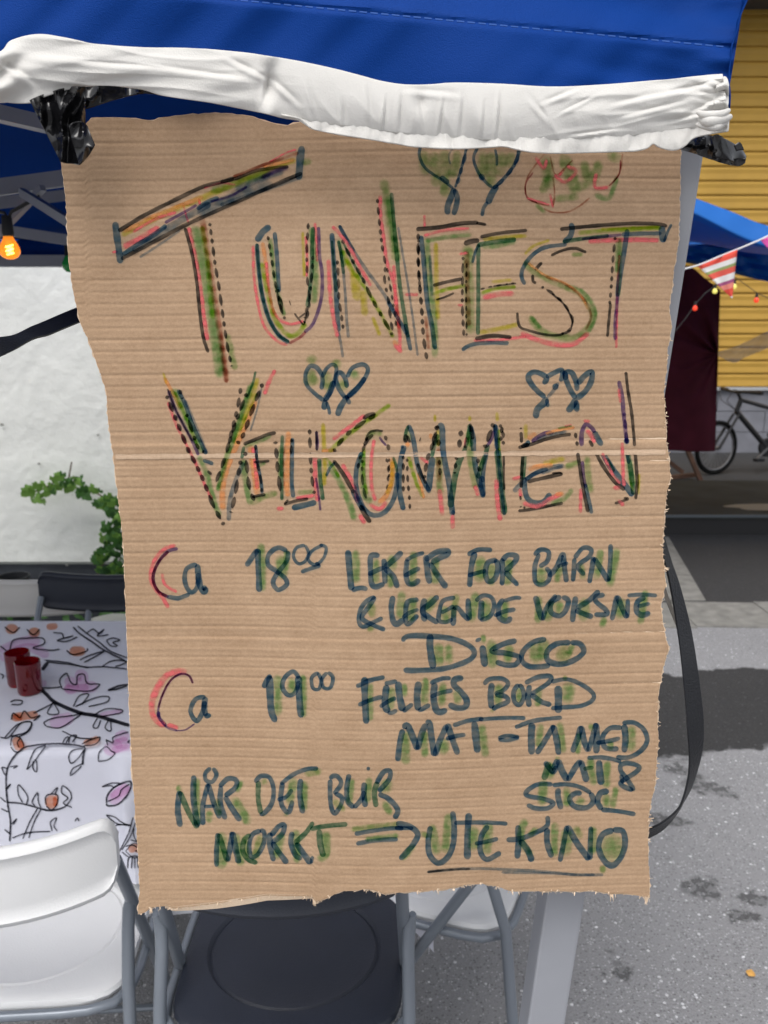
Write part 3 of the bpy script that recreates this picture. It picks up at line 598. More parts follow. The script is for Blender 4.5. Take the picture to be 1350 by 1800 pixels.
D_RO = [C_ + ([('g',16,[(700,90),(720,250)]),('g',16,[(780,80),(850,280)]),('g',13,[(840,250),(920,200),(960,110)]),('g',14,[(990,80),(1060,110)]),('g',6,[(650,320),(700,362)]),('G',7,[(930,275),(1000,290),(1040,190)]),('g',11,[(680,270),(720,180)]),('g',9,[(740,295),(860,285)]),('g',12,[(880,110),(900,210)]),
 ('P',6,[(650,95),(690,150),(705,105)]),('P',7,[(740,180),(790,215),(845,165),(800,140)]),('P',7,[(940,170),(935,240),(1000,240)]),('P',4,[(610,290),(720,325)]),('P',6,[(760,190),(790,150)]),('P',5,[(720,270),(735,340)]),
 ('B',3.5,[(700,75),(655,130),(615,190),(602,245),(620,295),(670,318),(720,330)]),('M',2.5,[(640,170),(605,225),(612,290),(660,315)]),('B',3.5,[(735,190),(742,270),(735,330)]),('B',3.5,[(1065,80),(1052,165),(1005,230),(940,248)]),('B',3.5,[(910,290),(860,330),(800,358),(730,358),(690,340)]),('B',3,[(720,90),(750,180),(830,110)]),('M',2.5,[(1055,110),(1048,180),(1000,235)])])]
W_VE = [D_ + ([
 ('O',7,[(60,110),(100,180),(160,290)]),('Y',5,[(55,80),(75,150)]),('G',9,[(110,170),(170,300),(230,430),(280,550)]),('L',6,[(120,190),(190,350),(260,520)]),('P',6,[(80,250),(130,380),(190,500),(240,600),(300,740),(340,820)]),('G',7,[(260,560),(300,650),(330,750),(360,860),(385,915)]),
 ('V',6,[(85,185),(120,280),(170,380),(230,490),(260,560)]),('K',3,[(80,175),(120,280),(170,380),(225,480)]),('N',6,[(140,180),(180,260),(220,370),(270,480),(305,555)]),('n',5,[(180,240),(240,380),(310,550)],''),('K',7,[(75,215),(120,330),(165,440),(200,530),(240,605),(290,710),(320,790),(350,860),(410,970)],'d'),('K',6,[(190,320),(230,440),(260,520),(300,545)],'d'),('N',6,[(285,590),(320,600),(345,612)]),('K',6,[(150,180),(170,240)],'d'),('K',5,[(312,650),(335,672)]),
 # right limb
 ('g',7,[(580,130),(540,240),(490,380),(440,520),(400,650),(370,770)]),('G',6,[(560,150),(500,350),(420,600),(370,770)]),('Y',10,[(605,110),(560,250),(510,390),(470,500)]),('O',11,[(590,240),(530,390),(480,500),(430,620),(400,750),(400,880)]),('P',8,[(705,65),(670,130),(640,210)]),('L',5,[(600,200),(540,330),(500,420)]),
 ('K',6.5,[(505,170),(485,290),(450,430),(420,550),(390,640),(360,720)],'d'),('K',6.5,[(540,200),(505,290),(465,400),(435,500)],'d'),('K',7,[(632,145),(600,220),(570,300),(535,400),(515,450),(480,500)],'d'),('D',3.5,[(590,75),(575,140),(540,230)]),('n',3,[(625,170),(600,290),(560,420)],''),('n',8,[(520,600),(470,720),(440,830),(435,940)],''),('K',7,[(505,590),(485,700),(470,800),(445,900)],'d'),
 # E
 ('O',13,[(560,500),(575,600),(590,700),(600,790)]),('P',8,[(575,510),(590,620),(600,760)]),('G',8,[(520,580),(530,700),(560,850)]),('g',8,[(560,840),(640,800),(720,775)]),('G',6,[(520,510),(620,475),(680,440)]),
 ('K',6.5,[(520,497),(600,465),(660,440),(708,430)]),('D',5,[(522,510),(510,580)]),('K',7,[(530,540),(540,640),(555,750),(585,830)],'d'),('N',5,[(590,500),(600,600),(620,700),(628,780)]),('K',5,[(590,500),(600,600),(620,700),(628,780)],'d'),('K',5,[(580,600),(620,598),(670,593)]),('K',5.5,[(570,803),(610,793),(648,788)]),('G',5,[(600,625),(650,600)]),
 # L
 ('O',11,[(780,420),(775,600),(770,750),(780,800)]),('P',7,[(820,812),(930,792)]),('P',8,[(710,870),(755,868)]),('g',6,[(830,775),(930,770)]),('G',7,[(738,500),(735,700)]),
 ('K',7,[(705,480),(712,560),(720,650),(735,780)],'d'),('D',5,[(745,445),(740,600),(742,700),(742,820)]),('N',6,[(803,460),(800,600),(800,720),(808,805)]),('K',5,[(800,465),(795,560)],'d'),('B',3,[(760,500),(752,600),(755,740)]),('K',5.5,[(755,845),(820,825),(895,812)]),('K',4,[(755,845),(780,818)]),('N',9,[(800,866),(870,850),(942,832)]),
 # K
 ('P',9,[(935,560),(935,700),(950,830)]),('Y',9,[(980,370),(985,480),(990,600),(985,740)]),('P',8,[(1035,470),(1130,400),(1225,325)]),('O',7,[(970,535),(1050,530)]),('L',9,[(1010,545),(1080,480),(1180,400),(1280,330),(1350,280),(1370,262)]),('G',9,[(1010,600),(1080,720),(1130,830),(1165,940)]),('P',9,[(1090,610),(1150,720),(1185,840)]),('P',9,[(1190,900),(1225,960)]),('L',6,[(980,560),(1020,600),(1075,690)]),
 ('K',6,[(903,410),(905,500),(910,620),(920,720),(932,790)],'d'),('V',6,[(942,420),(946,480),(945,530)]),('K',4,[(942,420),(945,535)]),('D',6,[(958,580),(965,700),(980,820)]),('V',4,[(940,690),(955,790),(965,880)]),('K',7,[(1040,540),(1100,460),(1170,400),(1290,320)],'d'),('K',8,[(1212,348),(1245,328),(1285,320)]),('K',7,[(1040,590),(1070,630),(1110,690),(1160,780)]),('N',8,[(1150,760),(1180,820),(1215,880)]),('K',8,[(1195,850),(1225,905),(1255,950)]),('N',4,[(998,682),(1020,635),(1050,600)])])]
D_H1 = [D_ + ([('g',14,[(860,130),(960,125)]),('g',12,[(900,60),(930,140)]),('g',13,[(1000,70),(1010,190)]),('G',12,[(1140,70),(1190,120)]),('g',12,[(1080,120),(1110,190)]),('g',12,[(880,8),(950,2)]),('g',12,[(1030,15),(1090,45)]),
 ('N',6.5,[(985,245),(930,200),(885,150),(880,90),(905,45),(940,50),(970,90),(978,130),(970,180)]),('N',6,[(975,110),(1000,60),(1035,35),(1058,60),(1040,150),(1010,220),(985,250)]),('N',9,[(1045,130),(1020,195),(990,245)]),('N',9,[(995,240),(990,265),(985,298)]),('N',5,[(1000,250),(1012,285),(1020,325)]),
 ('N',7,[(1110,230),(1070,170),(1055,110),(1080,80),(1110,120),(1120,170)]),('N',6.5,[(1120,110),(1150,55),(1210,35),(1240,60),(1225,110),(1180,170),(1110,235)]),('N',8,[(1225,110),(1180,170),(1120,225)]),('N',9,[(1125,215),(1085,275),(1062,332)]),('N',7,[(1118,222),(1135,265)])])]
W_OMM = [E_ + ([
 ('G',9,[(165,740),(165,850),(170,980),(190,1080),(240,1150)]),('L',7,[(180,700),(175,900),(200,1080)]),('O',10,[(400,780),(405,900),(390,1000),(350,1090),(290,1150)]),('Y',9,[(405,800),(400,960),(360,1080)]),('P',7,[(260,640),(238,800),(238,1000),(270,1130)]),('P',8,[(220,1150),(300,1190),(360,1130)]),('g',8,[(190,640),(250,590),(330,600)]),
 ('N',7,[(165,740),(130,830),(115,920),(120,1020),(150,1130),(210,1220),(280,1240),(350,1210),(410,1120),(438,1000),(440,900)]),('D',4,[(440,900),(430,840),(410,780)]),('K',4,[(190,650),(220,590),(270,570),(330,575)]),('K',6,[(180,690),(210,640),(250,600)]),('K',6,[(345,610),(370,690),(375,735)],'d'),('K',5,[(165,800),(165,940),(180,1050),(205,1130)],'d'),('K',5,[(205,620),(180,700),(145,800),(128,880)],'d'),
 ('K',4.5,[(355,790),(370,850),(370,950),(360,1050),(330,1130)],'d'),('K',4,[(378,790),(378,950)],'d'),('V',4,[(300,620),(325,655),(355,690)]),
 # M
 ('O',9,[(525,660),(522,705)]),('G',7,[(520,570),(545,650)]),('L',8,[(530,760),(560,880),(600,1000),(650,1100)]),('O',6,[(610,900),(640,1050),(655,1110)]),('B',9,[(770,700),(768,850),(775,980)]),('Y',8,[(765,560),(765,700)]),('g',9,[(770,760),(775,980),(790,1080)]),('P',9,[(775,1030),(790,1150),(800,1250)]),('P',6,[(620,780),(690,830)]),('O',7,[(710,590),(705,640)]),('Y',6,[(740,440),(740,505)]),
 ('N',7,[(530,525),(560,600),(580,700),(600,830),(640,950),(700,1060)]),('N',10,[(690,1050),(700,950),(715,830),(722,780)]),('D',5,[(530,530),(510,590),(500,650)]),('N',8,[(500,690),(470,800),(455,950),(465,1080),(492,1200)]),('N',9,[(470,700),(495,700)]),('K',8,[(512,600),(508,640),(505,665)]),('K',5,[(520,610),(545,665)]),('K',5,[(490,770),(490,900),(490,1060)],'d'),('K',4.5,[(520,790),(525,950),(540,1120),(543,1210)],'d'),
 ('K',5,[(600,830),(640,930),(670,990)]),('K',6.5,[(655,950),(680,800),(720,690),(745,600),(765,520)],'d'),('K',8,[(760,530),(740,620),(730,700)],'d'),('D',6,[(715,780),(735,690),(765,600)]),('N',8.5,[(765,522),(795,540),(800,640),(805,730),(825,850),(850,970),(865,1100),(880,1240)]),('K',6,[(775,800),(780,880),(780,960)],'d'),('K',2.6,[(628,625),(618,655)]),('K',7,[(770,640),(770,700)],'d'),
 # second M
 ('g',9,[(1010,560),(1020,760),(1040,900),(1070,1040)]),('G',7,[(1010,560),(1020,700)]),('P',8,[(1055,1000),(1085,1090)]),('P',9,[(1225,950),(1235,1130),(1258,1285)]),('P',8,[(880,1230),(880,1350)]),('Y',6,[(1015,450),(1015,500)]),('Y',7,[(1230,420),(1235,500)]),('G',7,[(1120,780),(1095,900)]),('L',6,[(1245,560),(1250,800)]),('P',5,[(990,620),(975,700)]),
 ('D',9,[(860,1180),(880,1050),(900,930),(930,820),(960,770)]),('N',6,[(880,1200),(890,1240)]),('D',6,[(960,770),(985,690),(1005,600),(1015,520)]),('K',8,[(950,570),(938,640),(932,720)],'d'),('K',6,[(912,780),(895,920)],'d'),('K',6,[(1015,515),(1030,560),(1040,640)],''),('N',8,[(1020,530),(1040,620),(1045,700),(1060,850),(1090,970),(1125,1100)]),('N',9,[(1125,1090),(1112,1000),(1115,930)]),('K',9,[(985,690),(975,710)]),
 ('K',6,[(1080,790),(1085,860),(1105,900)],'d'),('D',7,[(1080,950),(1110,850),(1140,760),(1160,680)]),('N',6,[(1120,980),(1125,880),(1150,740)]),('K',8,[(1135,710),(1165,630),(1195,540),(1215,512)],'d'),('V',6,[(1150,700),(1185,640),(1210,570)]),('N',8,[(1215,520),(1228,620),(1235,720)]),('D',10,[(1235,720),(1245,830),(1255,930),(1270,1080),(1290,1235)]),('N',5,[(1215,520),(1235,720),(1255,930),(1290,1240)]),
 ('K',5.5,[(1255,520),(1280,600),(1282,690)],'d'),('K',6,[(1272,540),(1258,660)],'d'),('K',4,[(1285,770),(1285,860),(1285,950),(1290,1040)])])]
D_H2 = [F_ + ([('N',8,[(500,290),(440,240),(390,180),(375,130),(420,100),(480,120),(510,150),(485,190)]),('N',7.5,[(505,140),(560,110),(620,85),(625,130),(610,170)]),('N',10,[(590,190),(560,230)]),('n',6,[(600,180),(560,240),(515,290)],''),('N',10,[(515,290),(490,330),(440,380),(430,445)]),('N',6,[(510,300),(520,360)]),
 ('N',8,[(725,300),(680,220),(650,140),(660,100),(700,110),(730,180),(735,240)]),('N',8.5,[(740,190),(790,130),(845,100),(840,170),(800,240),(730,300)]),('N',10,[(730,300),(700,350),(663,395)]),('N',8,[(730,310),(735,395)]),('N',8,[(640,90),(655,160)])])]
W_EN = [F_ + ([
 ('O',9,[(370,600),(400,570),(440,560)]),('Y',8,[(355,480),(355,600)]),('O',6,[(500,560),(600,530),(720,510)]),('P',4,[(640,505),(700,490)]),('G',3,[(590,520),(700,498)]),('O',9,[(370,825),(450,800),(560,790)]),('Y',10,[(480,780),(560,760),(650,740)]),('P',7,[(250,895),(320,880)]),('g',8,[(640,810),(760,765)]),('P',9,[(330,1070),(440,1095),(540,1040),(620,1000)]),('O',9,[(570,1010),(640,1000)]),('G',7,[(540,1080),(640,1040),(705,965)]),('P',7,[(310,960),(320,1030)]),
 ('K',5,[(318,512),(320,525)]),('K',6,[(320,545),(325,625)]),('K',6,[(300,662),(400,635),(500,600),(600,575),(690,562)]),('N',7,[(335,640),(360,640),(380,610)]),('K',8,[(320,655),(350,645),(380,640)]),('V',7,[(400,620),(450,580),(510,553),(560,550)]),('n',8,[(430,600),(560,560),(660,540)],'f'),
 ('D',8,[(345,690),(338,800),(330,900)]),('K',6,[(335,710),(325,840),(322,960)]),('N',8,[(340,880),(350,980),(370,1040),(420,1070),(490,1060),(540,1000)]),('n',8,[(265,990),(330,920),(430,850),(540,810),(640,795)],''),('N',6,[(350,900),(430,850),(520,820)]),('n',6,[(470,850),(560,820),(630,800)],''),('K',6.5,[(368,914),(450,895),(560,870),(630,853)]),('K',4,[(625,855),(600,848),(550,852)]),('K',5.5,[(300,1132),(420,1115),(540,1090),(632,1072)]),
 ('K',4,[(315,1020),(318,1050)]),('K',5,[(316,1095),(320,1104)]),('K',5,[(340,1100),(350,1112)]),
 # N
 ('P',9,[(800,530),(840,570),(870,630)]),('P',6,[(780,462),(835,468)]),('P',6,[(1045,220),(1058,330)]),('P',7,[(1070,620),(1075,780),(1080,900),(1090,950)]),('G',9,[(1120,740),(1140,860),(1150,950)]),('P',8,[(1000,960),(1060,960)]),('P',8,[(1040,1045),(1085,1095)]),('P',7,[(765,960),(760,1150)]),('Y',6,[(1195,850),(1192,1010)]),('g',9,[(810,720),(820,880),(840,1000)]),('P',6,[(920,700),(1000,860),(1060,930)]),('L',6,[(1125,880),(1150,990)]),
 ('K',6.5,[(740,700),(760,830),(785,980),(818,1140)]),('N',6,[(795,930),(820,1040),(845,1150)]),('V',6,[(775,760),(785,880),(800,960)]),('V',7.5,[(770,650),(770,560),(798,490),(840,510),(870,550)]),('N',9,[(860,540),(885,590),(922,645)]),('K',5.5,[(722,550),(730,600),(740,655)],'d'),('K',6,[(825,608),(840,630),(852,655)]),('K',6.5,[(870,690),(930,800),(1010,910),(1090,975)]),('N',9,[(920,690),(970,780),(1030,860),(1100,950),(1150,1020)]),('D',6,[(950,740),(1010,840)]),
 ('V',7,[(1045,165),(1070,280),(1080,400),(1095,540),(1105,630)]),('V',6,[(1085,400),(1100,560),(1105,640)],'d'),('N',8,[(1100,590),(1106,635)]),('K',5.5,[(1097,100),(1115,250),(1140,400),(1155,550),(1162,650)]),('K',6,[(1165,680),(1175,800),(1182,920),(1170,1045)]),('D',7,[(1108,690),(1130,800),(1142,900),(1155,1010)]),('N',6,[(1105,690),(1120,780)]),('K',4.5,[(1015,1076),(1080,1055),(1112,1042),(1082,1034)])])]
W_CA1 = [G_ + ([('P',8,[(235,95),(170,115),(110,180),(85,260),(95,330),(150,400),(190,470)]),('P',6,[(150,260),(170,330),(240,375)]),('V',5.5,[(245,115),(190,130),(140,180),(105,250),(100,310),(130,370),(190,405)]),('M',5,[(190,132),(140,182),(105,250),(100,310),(130,370),(180,400)]),('N',6.5,[(180,400),(240,410),(280,400),(315,385)]),
 ('N',7,[(360,208),(300,232),(285,290),(300,350),(330,375),(360,340),(368,260)]),('N',9,[(360,208),(368,290),(380,345),(400,372),(418,345)]),('N',8,[(385,352),(418,348)])])]
W_18 = [G_ + ([('G',9,[(735,80),(745,180),(750,370)]),('G',13,[(850,150),(870,300)]),('G',8,[(890,120),(890,250)]),('N',8,[(650,220),(690,160),(722,120)]),('N',9,[(718,115),(722,220),(728,372)]),('N',7,[(895,130),(840,110),(785,150),(780,210),(830,250),(880,290),(890,330),(840,360),(810,320),(830,270),(890,190),(900,130)]),
 ('N',5,[(1000,95),(950,110),(930,160),(960,205),(1000,190),(1020,140),(1000,95)]),('N',5,[(1105,93),(1040,130),(1018,180),(1060,212),(1110,170),(1124,110),(1085,92)]),('N',6,[(975,255),(1030,235),(1092,215)]),('N',5,[(1060,200),(1090,215)])])]
W_CA2 = [G_ + ([('P',12,[(300,840),(190,860),(120,950),(90,1040),(105,1120),(170,1170)]),('P',8,[(180,1160),(250,1182)]),('V',4,[(335,915),(310,870),(260,860),(200,900),(155,980),(130,1060),(135,1120),(180,1175),(240,1195)]),('M',3,[(335,915),(310,870),(260,860),(200,900),(155,980),(130,1060)]),('V',7,[(128,1080),(135,1120),(175,1170)]),('V',2.5,[(230,1196),(290,1190),(345,1155)]),
 ('N',7,[(410,995),(350,1010),(320,1080),(355,1138),(390,1090),(405,1020)]),('N',8.5,[(408,995),(402,1060),(412,1110)]),('N',8,[(400,1110),(442,1105)])])]
W_19 = [G_ + ([('G',10,[(835,860),(840,980),(840,1110)]),('G',8,[(985,860),(995,1000),(990,1120)]),('G',12,[(920,880),(920,985)]),('N',8,[(752,942),(775,895),(798,865)]),('N',10.5,[(790,870),(792,980),(800,1080),(825,1145)]),('N',7,[(965,885),(930,845),(880,880),(865,940),(900,985),(940,970),(965,900)]),('N',10,[(960,870),(965,980),(970,1060),(978,1118)]),
 ('N',5.5,[(1080,850),(1040,880),(1045,940),(1080,950),(1095,900),(1075,850)]),('N',5.5,[(1130,850),(1100,890),(1110,940),(1150,940),(1165,880),(1135,848)])])]
W_LEK = [H_ + ([('G',11,[(165,120),(165,270),(165,400)]),('G',9,[(330,190),(330,400)]),('G',13,[(455,160),(470,300)]),('G',9,[(440,310),(450,440)]),('G',10,[(640,130),(630,430)]),('G',10,[(820,180),(815,410)]),('N',9.5,[(100,125),(108,220),(115,300),(130,455)]),('N',7,[(130,455),(200,435),(262,445)]),('N',8,[(360,170),(290,175),(285,300),(295,400),(330,425),(400,400)]),('N',7,[(265,325),(340,290),(400,265)]),
  ('N',8,[(395,195),(400,300),(405,400)]),('N',8.5,[(545,138),(480,200),(400,270)]),('N',8.5,[(400,270),(470,340),(508,435)]),('N',6,[(725,145),(650,170),(570,210)]),('N',8,[(585,200),(575,320),(595,395),(640,400),(690,365)]),('N',7,[(560,340),(630,300),(690,270)]),('N',9,[(738,165),(750,290),(770,400)]),('N',8.5,[(730,210),(820,145),(915,130),(915,160),(850,190),(780,230)]),('N',9,[(770,230),(840,340),(908,435)])]),
 I_ + ([('G',14,[(165,130),(155,310)]),('G',9,[(235,180),(230,330)]),('G',10,[(350,150),(335,330)]),('G',12,[(560,200),(545,340)]),('G',9,[(680,190),(650,310)]),('G',10,[(1040,80),(1020,200),(990,340)]),('G',9,[(935,90),(905,290)]),('G',8,[(810,180),(820,290)]),
  ('N',7,[(80,130),(150,95),(238,98)]),('N',8.5,[(128,110),(105,200),(92,335)]),('N',6.5,[(80,262),(140,245),(200,228)]),('N',8,[(270,160),(210,180),(195,250),(215,300),(255,280),(275,210),(260,155)]),('N',8,[(300,150),(305,240),(300,325)]),('N',8,[(300,165),(340,130),(390,135),(385,170),(320,235)]),('N',8,[(320,235),(360,280),(405,325)]),
  ('N',7,[(505,130),(550,95),(600,110),(590,170),(540,205)]),('N',7,[(580,210),(605,240),(600,290),(560,320),(515,300),(512,200),(540,120)]),('N',8,[(600,270),(650,210),(690,125),(700,200),(715,305)]),('N',6,[(655,205),(725,180)]),('N',7.5,[(765,150),(762,230),(755,300)]),('N',7,[(765,150),(820,85),(872,95),(860,140),(790,200),(830,260)]),('N',7.5,[(860,310),(880,200),(888,140)]),('N',8,[(888,145),(940,225),(985,300)]),('N',7,[(985,300),(995,180),(998,60)])])]
W_LVO = [H_ + ([('g',11,[(290,540),(300,680)]),('g',9,[(280,740),(290,800)]),('G',10,[(545,455),(520,690)]),('G',11,[(640,500),(610,720)]),('G',12,[(810,500),(740,640)]),('g',9,[(995,480),(950,690)]),('G',11,[(1145,460),(1110,720)]),('G',10,[(890,580),(900,730)]),
  ('N',6.5,[(325,505),(250,545),(200,620),(190,710),(225,752),(300,720),(385,680)]),('N',7,[(325,505),(270,590),(215,680),(300,735),(405,778)]),('N',8.5,[(470,500),(455,600),(470,700),(500,730),(560,690)]),('N',7.5,[(680,530),(590,550),(572,650),(590,730),(675,655)]),('N',6,[(545,680),(600,640),(680,610)]),('N',8.5,[(730,520),(712,610),(730,710)]),('N',8.5,[(840,500),(780,560),(710,620),(770,680),(840,720)]),
  ('N',6.5,[(980,512),(880,540),(850,620),(845,700),(900,715),(960,690)]),('N',6.5,[(860,640),(920,610),(970,580)]),('N',8,[(960,745),(965,680),(970,590)]),('N',7.5,[(960,600),(1000,600),(1050,660),(1095,700)]),('N',8.5,[(1095,700),(1088,620),(1083,520)])]),
 I_ + ([('G',12,[(200,410),(195,560)]),('G',9,[(330,420),(310,560)]),('G',10,[(540,390),(530,570)]),('G',11,[(620,410),(590,560)]),('G',10,[(670,420),(665,510)]),('G',14,[(830,400),(825,560)]),('G',9,[(960,520),(940,600)]),('G',13,[(1065,400),(1055,545)]),('G',9,[(1225,350),(1185,580)]),
  ('N',6.5,[(130,425),(180,390),(230,400),(250,450),(225,520),(160,550)]),('N',9,[(170,420),(165,550)]),('N',6,[(425,405),(380,405),(310,425)]),('N',8,[(310,410),(280,460),(285,530),(330,552),(365,530)]),('N',6.5,[(250,520),(320,490),(388,478)]),('N',9,[(515,392),(535,470),(560,550)]),('N',7,[(560,550),(590,460),(650,385)]),('N',8,[(680,395),(620,430),(615,495),(670,520),(712,480),(725,420),(685,397)]),
  ('N',8.5,[(775,395),(762,470),(752,560)]),('N',8,[(925,358),(860,420),(780,470)]),('N',8,[(770,480),(820,505),(885,528)]),('N',7.5,[(960,385),(905,395),(905,430),(965,480),(970,510),(892,512)]),('N',8,[(1005,548),(1025,460),(1038,388)]),('N',8,[(1038,390),(1080,490),(1105,535)]),('N',7,[(1105,535),(1108,410)]),('N',6,[(1295,390),(1200,383),(1105,390)]),('N',8,[(1220,400),(1170,430),(1165,490),(1200,515),(1252,500)]),('N',6.5,[(1170,460),(1250,440)])])]
W_DIS = [H_ + ([('G',12,[(840,880),(850,1080)]),('G',10,[(925,890),(925,1060)]),('N',8,[(540,868),(600,828),(780,830),(950,850),(1080,900),(1135,960),(1100,1020),(980,1070),(850,1100),(650,1110),(555,1108)]),('N',10.5,[(775,812),(772,920),(800,1095)]),('N',6,[(1145,872),(1190,848)]),('N',10,[(1200,905),(1212,1000),(1222,1080)])]),
 I_ + ([('G',7,[(178,635),(185,700)]),('G',13,[(232,665),(240,860)]),('G',12,[(350,700),(335,830)]),('G',16,[(515,690),(520,830)]),('G',13,[(570,660),(560,810)]),('g',18,[(710,700),(680,830)]),('G',8,[(760,700),(720,780)]),('N',8,[(395,678),(310,700),(235,745),(330,760),(410,785),(390,830),(330,835),(260,815)]),('N',8,[(585,668),(500,690),(435,750),(430,810),(480,845),(560,845),(610,835)]),('N',8.5,[(740,690),(650,700),(590,750),(600,810),(680,830),(770,800),(825,750),(800,700),(740,690)])])]
W_FB = [J_ + ([('G',8,[(205,200),(205,540)]),('G',9,[(395,230),(385,440)]),('G',7,[(505,200),(510,330)]),('G',10,[(690,150),(680,400)]),('G',10,[(845,190),(830,410)]),('G',10,[(955,260),(980,390)]),('N',10,[(155,150),(155,300),(170,560)]),('N',7,[(80,235),(200,180),(332,150)]),('N',6.5,[(98,398),(200,355),(312,322)]),('N',7,[(330,210),(380,200),(440,185)]),('N',10,[(350,220),(338,300),(335,390),(360,465)]),('N',6.5,[(355,468),(400,462),(440,440)]),
  ('N',6.5,[(288,412),(370,360),(430,332)]),('N',10.5,[(450,190),(462,320),(490,450)]),('N',6.5,[(490,455),(540,415),(578,385)]),('N',10,[(630,190),(615,320),(625,445)]),('N',7,[(625,448),(680,420),(730,392)]),('N',7,[(912,160),(830,165),(730,205)]),('N',10,[(772,200),(760,320),(780,430),(820,458),(880,437)]),('N',6.5,[(733,325),(820,290),(928,268)]),('N',9,[(1022,155),(950,172),(940,220),(1000,280),(1050,350),(1040,410),(970,422),(892,390)])]),
 K_ + ([('G',11,[(230,160),(220,320)]),('g',7,[(180,340),(178,370)]),('G',7,[(365,190),(365,300)]),('G',16,[(715,150),(705,310)]),('G',8,[(510,190),(495,330)]),('g',6,[(685,105),(690,150)]),('N',7,[(120,172),(160,135),(240,130),(290,160),(260,210),(195,238)]),('N',7.5,[(200,240),(270,255),(290,290),(220,322),(178,345)]),('N',9,[(178,160),(168,250),(175,340)]),('N',7,[(365,168),(330,220),(335,290),(370,312),(400,260),(390,200),(365,170)]),('N',8.5,[(440,175),(430,260),(440,328)]),('N',9,[(410,240),(425,240)]),
  ('N',7,[(408,162),(500,120),(585,115),(572,160),(450,240)]),('N',8,[(450,240),(520,290),(592,315)]),('N',11,[(640,180),(642,280),(640,370)]),('N',6.5,[(590,152),(700,135),(800,170),(880,230),(880,280),(800,320),(690,330),(590,338)])])]
W_MT = [J_ + ([('G',11,[(520,620),(515,925)]),('G',9,[(680,620),(685,860)]),('G',13,[(860,690),(845,840)]),('G',10,[(1185,560),(1200,700),(1220,860)]),('N',8.5,[(445,890),(462,740),(490,610)]),('N',9.5,[(490,600),(530,580),(580,680),(620,790)]),('N',9,[(620,790),(650,670),(690,560)]),('N',9.5,[(690,555),(725,560),(745,700),(770,845)]),('N',9,[(770,845),(820,700),(880,570)]),('N',9.5,[(880,560),(920,680),(975,832)]),('N',6.5,[(870,695),(950,670),(1042,657)]),('N',6.5,[(930,577),(1050,538),(1150,522),(1200,517)]),('N',10.5,[(1118,540),(1135,700),(1148,815)])]),
 K_ + ([('N',6,[(85,417),(200,407),(300,404),(412,406)]),('G',9,[(520,440),(500,610)]),('G',9,[(650,430),(680,650)]),('G',11,[(1155,455),(1150,640)]),('G',7,[(790,500),(775,660)]),('G',7,[(860,440),(880,500)]),('G',8,[(1010,560),(1000,640)]),('N',6,[(220,548),(290,528),(368,540)]),('N',6,[(222,556),(290,560),(368,541)]),('N',6.5,[(338,472),(450,430),(560,412),(667,402)]),('N',10.5,[(458,440),(452,540),(455,660)]),
  ('N',8,[(488,655),(550,560),(612,455)]),('N',9.5,[(605,455),(630,560),(645,662)]),('N',8.5,[(738,645),(775,550),(800,460)]),('N',9,[(800,460),(820,560),(848,640)]),('N',8,[(848,640),(880,540),(905,440)]),('N',9.5,[(905,440),(910,540),(905,652)]),('N',7.5,[(1085,472),(1000,478),(950,540),(970,612),(1062,622)]),('N',6.5,[(905,580),(1000,565),(1072,545)]),('N',10,[(1100,450),(1110,550),(1100,645)]),('N',7,[(1088,440),(1170,438),(1240,490),(1260,570),(1210,640),(1130,680),(1045,680)])])]
W_MS = [K_ + ([('G',11,[(590,710),(580,840)]),('G',10,[(860,680),(890,880)]),('G',10,[(985,700),(975,900)]),('G',12,[(540,830),(525,1020)]),('G',9,[(700,880),(700,1030)]),('G',13,[(790,950),(800,1020)]),('G',11,[(970,930),(985,1035)]),('G',8,[(1045,880),(1020,1040)]),('g',8,[(630,670),(640,700)]),
  ('D',9,[(540,838),(560,770),(575,710)]),('N',8,[(545,710),(600,780),(630,740)]),('N',9,[(590,790),(640,695)]),('N',9.5,[(640,695),(665,770),(705,845)]),('N',8.5,[(705,845),(760,750),(800,700)]),('N',9.5,[(795,700),(820,780),(840,852)]),('D',6,[(815,762),(850,755),(888,750)]),('N',6.5,[(843,685),(930,680),(1010,690),(1080,710)]),('N',10.5,[(925,700),(930,780),(942,872)]),
  ('N',7.5,[(1172,912),(1120,830),(1080,780),(1078,735),(1130,720),(1205,745),(1180,785),(1110,830),(1075,860),(1100,885),(1165,910)]),('N',7,[(1080,800),(1090,860)]),
  ('N',7,[(600,868),(500,868),(420,918),(430,950),(540,970),(605,1000),(565,1035),(480,1035),(422,1010)]),('N',6.5,[(600,875),(700,868),(800,890),(870,930)]),('N',9,[(640,895),(640,960),(662,1042)]),('N',8,[(865,925),(885,985),(840,1030),(755,1022),(720,970),(760,930),(805,932)]),('N',9,[(995,915),(935,930),(915,990),(945,1045)]),('N',7,[(940,1045),(1050,1055),(1180,1078)])])]
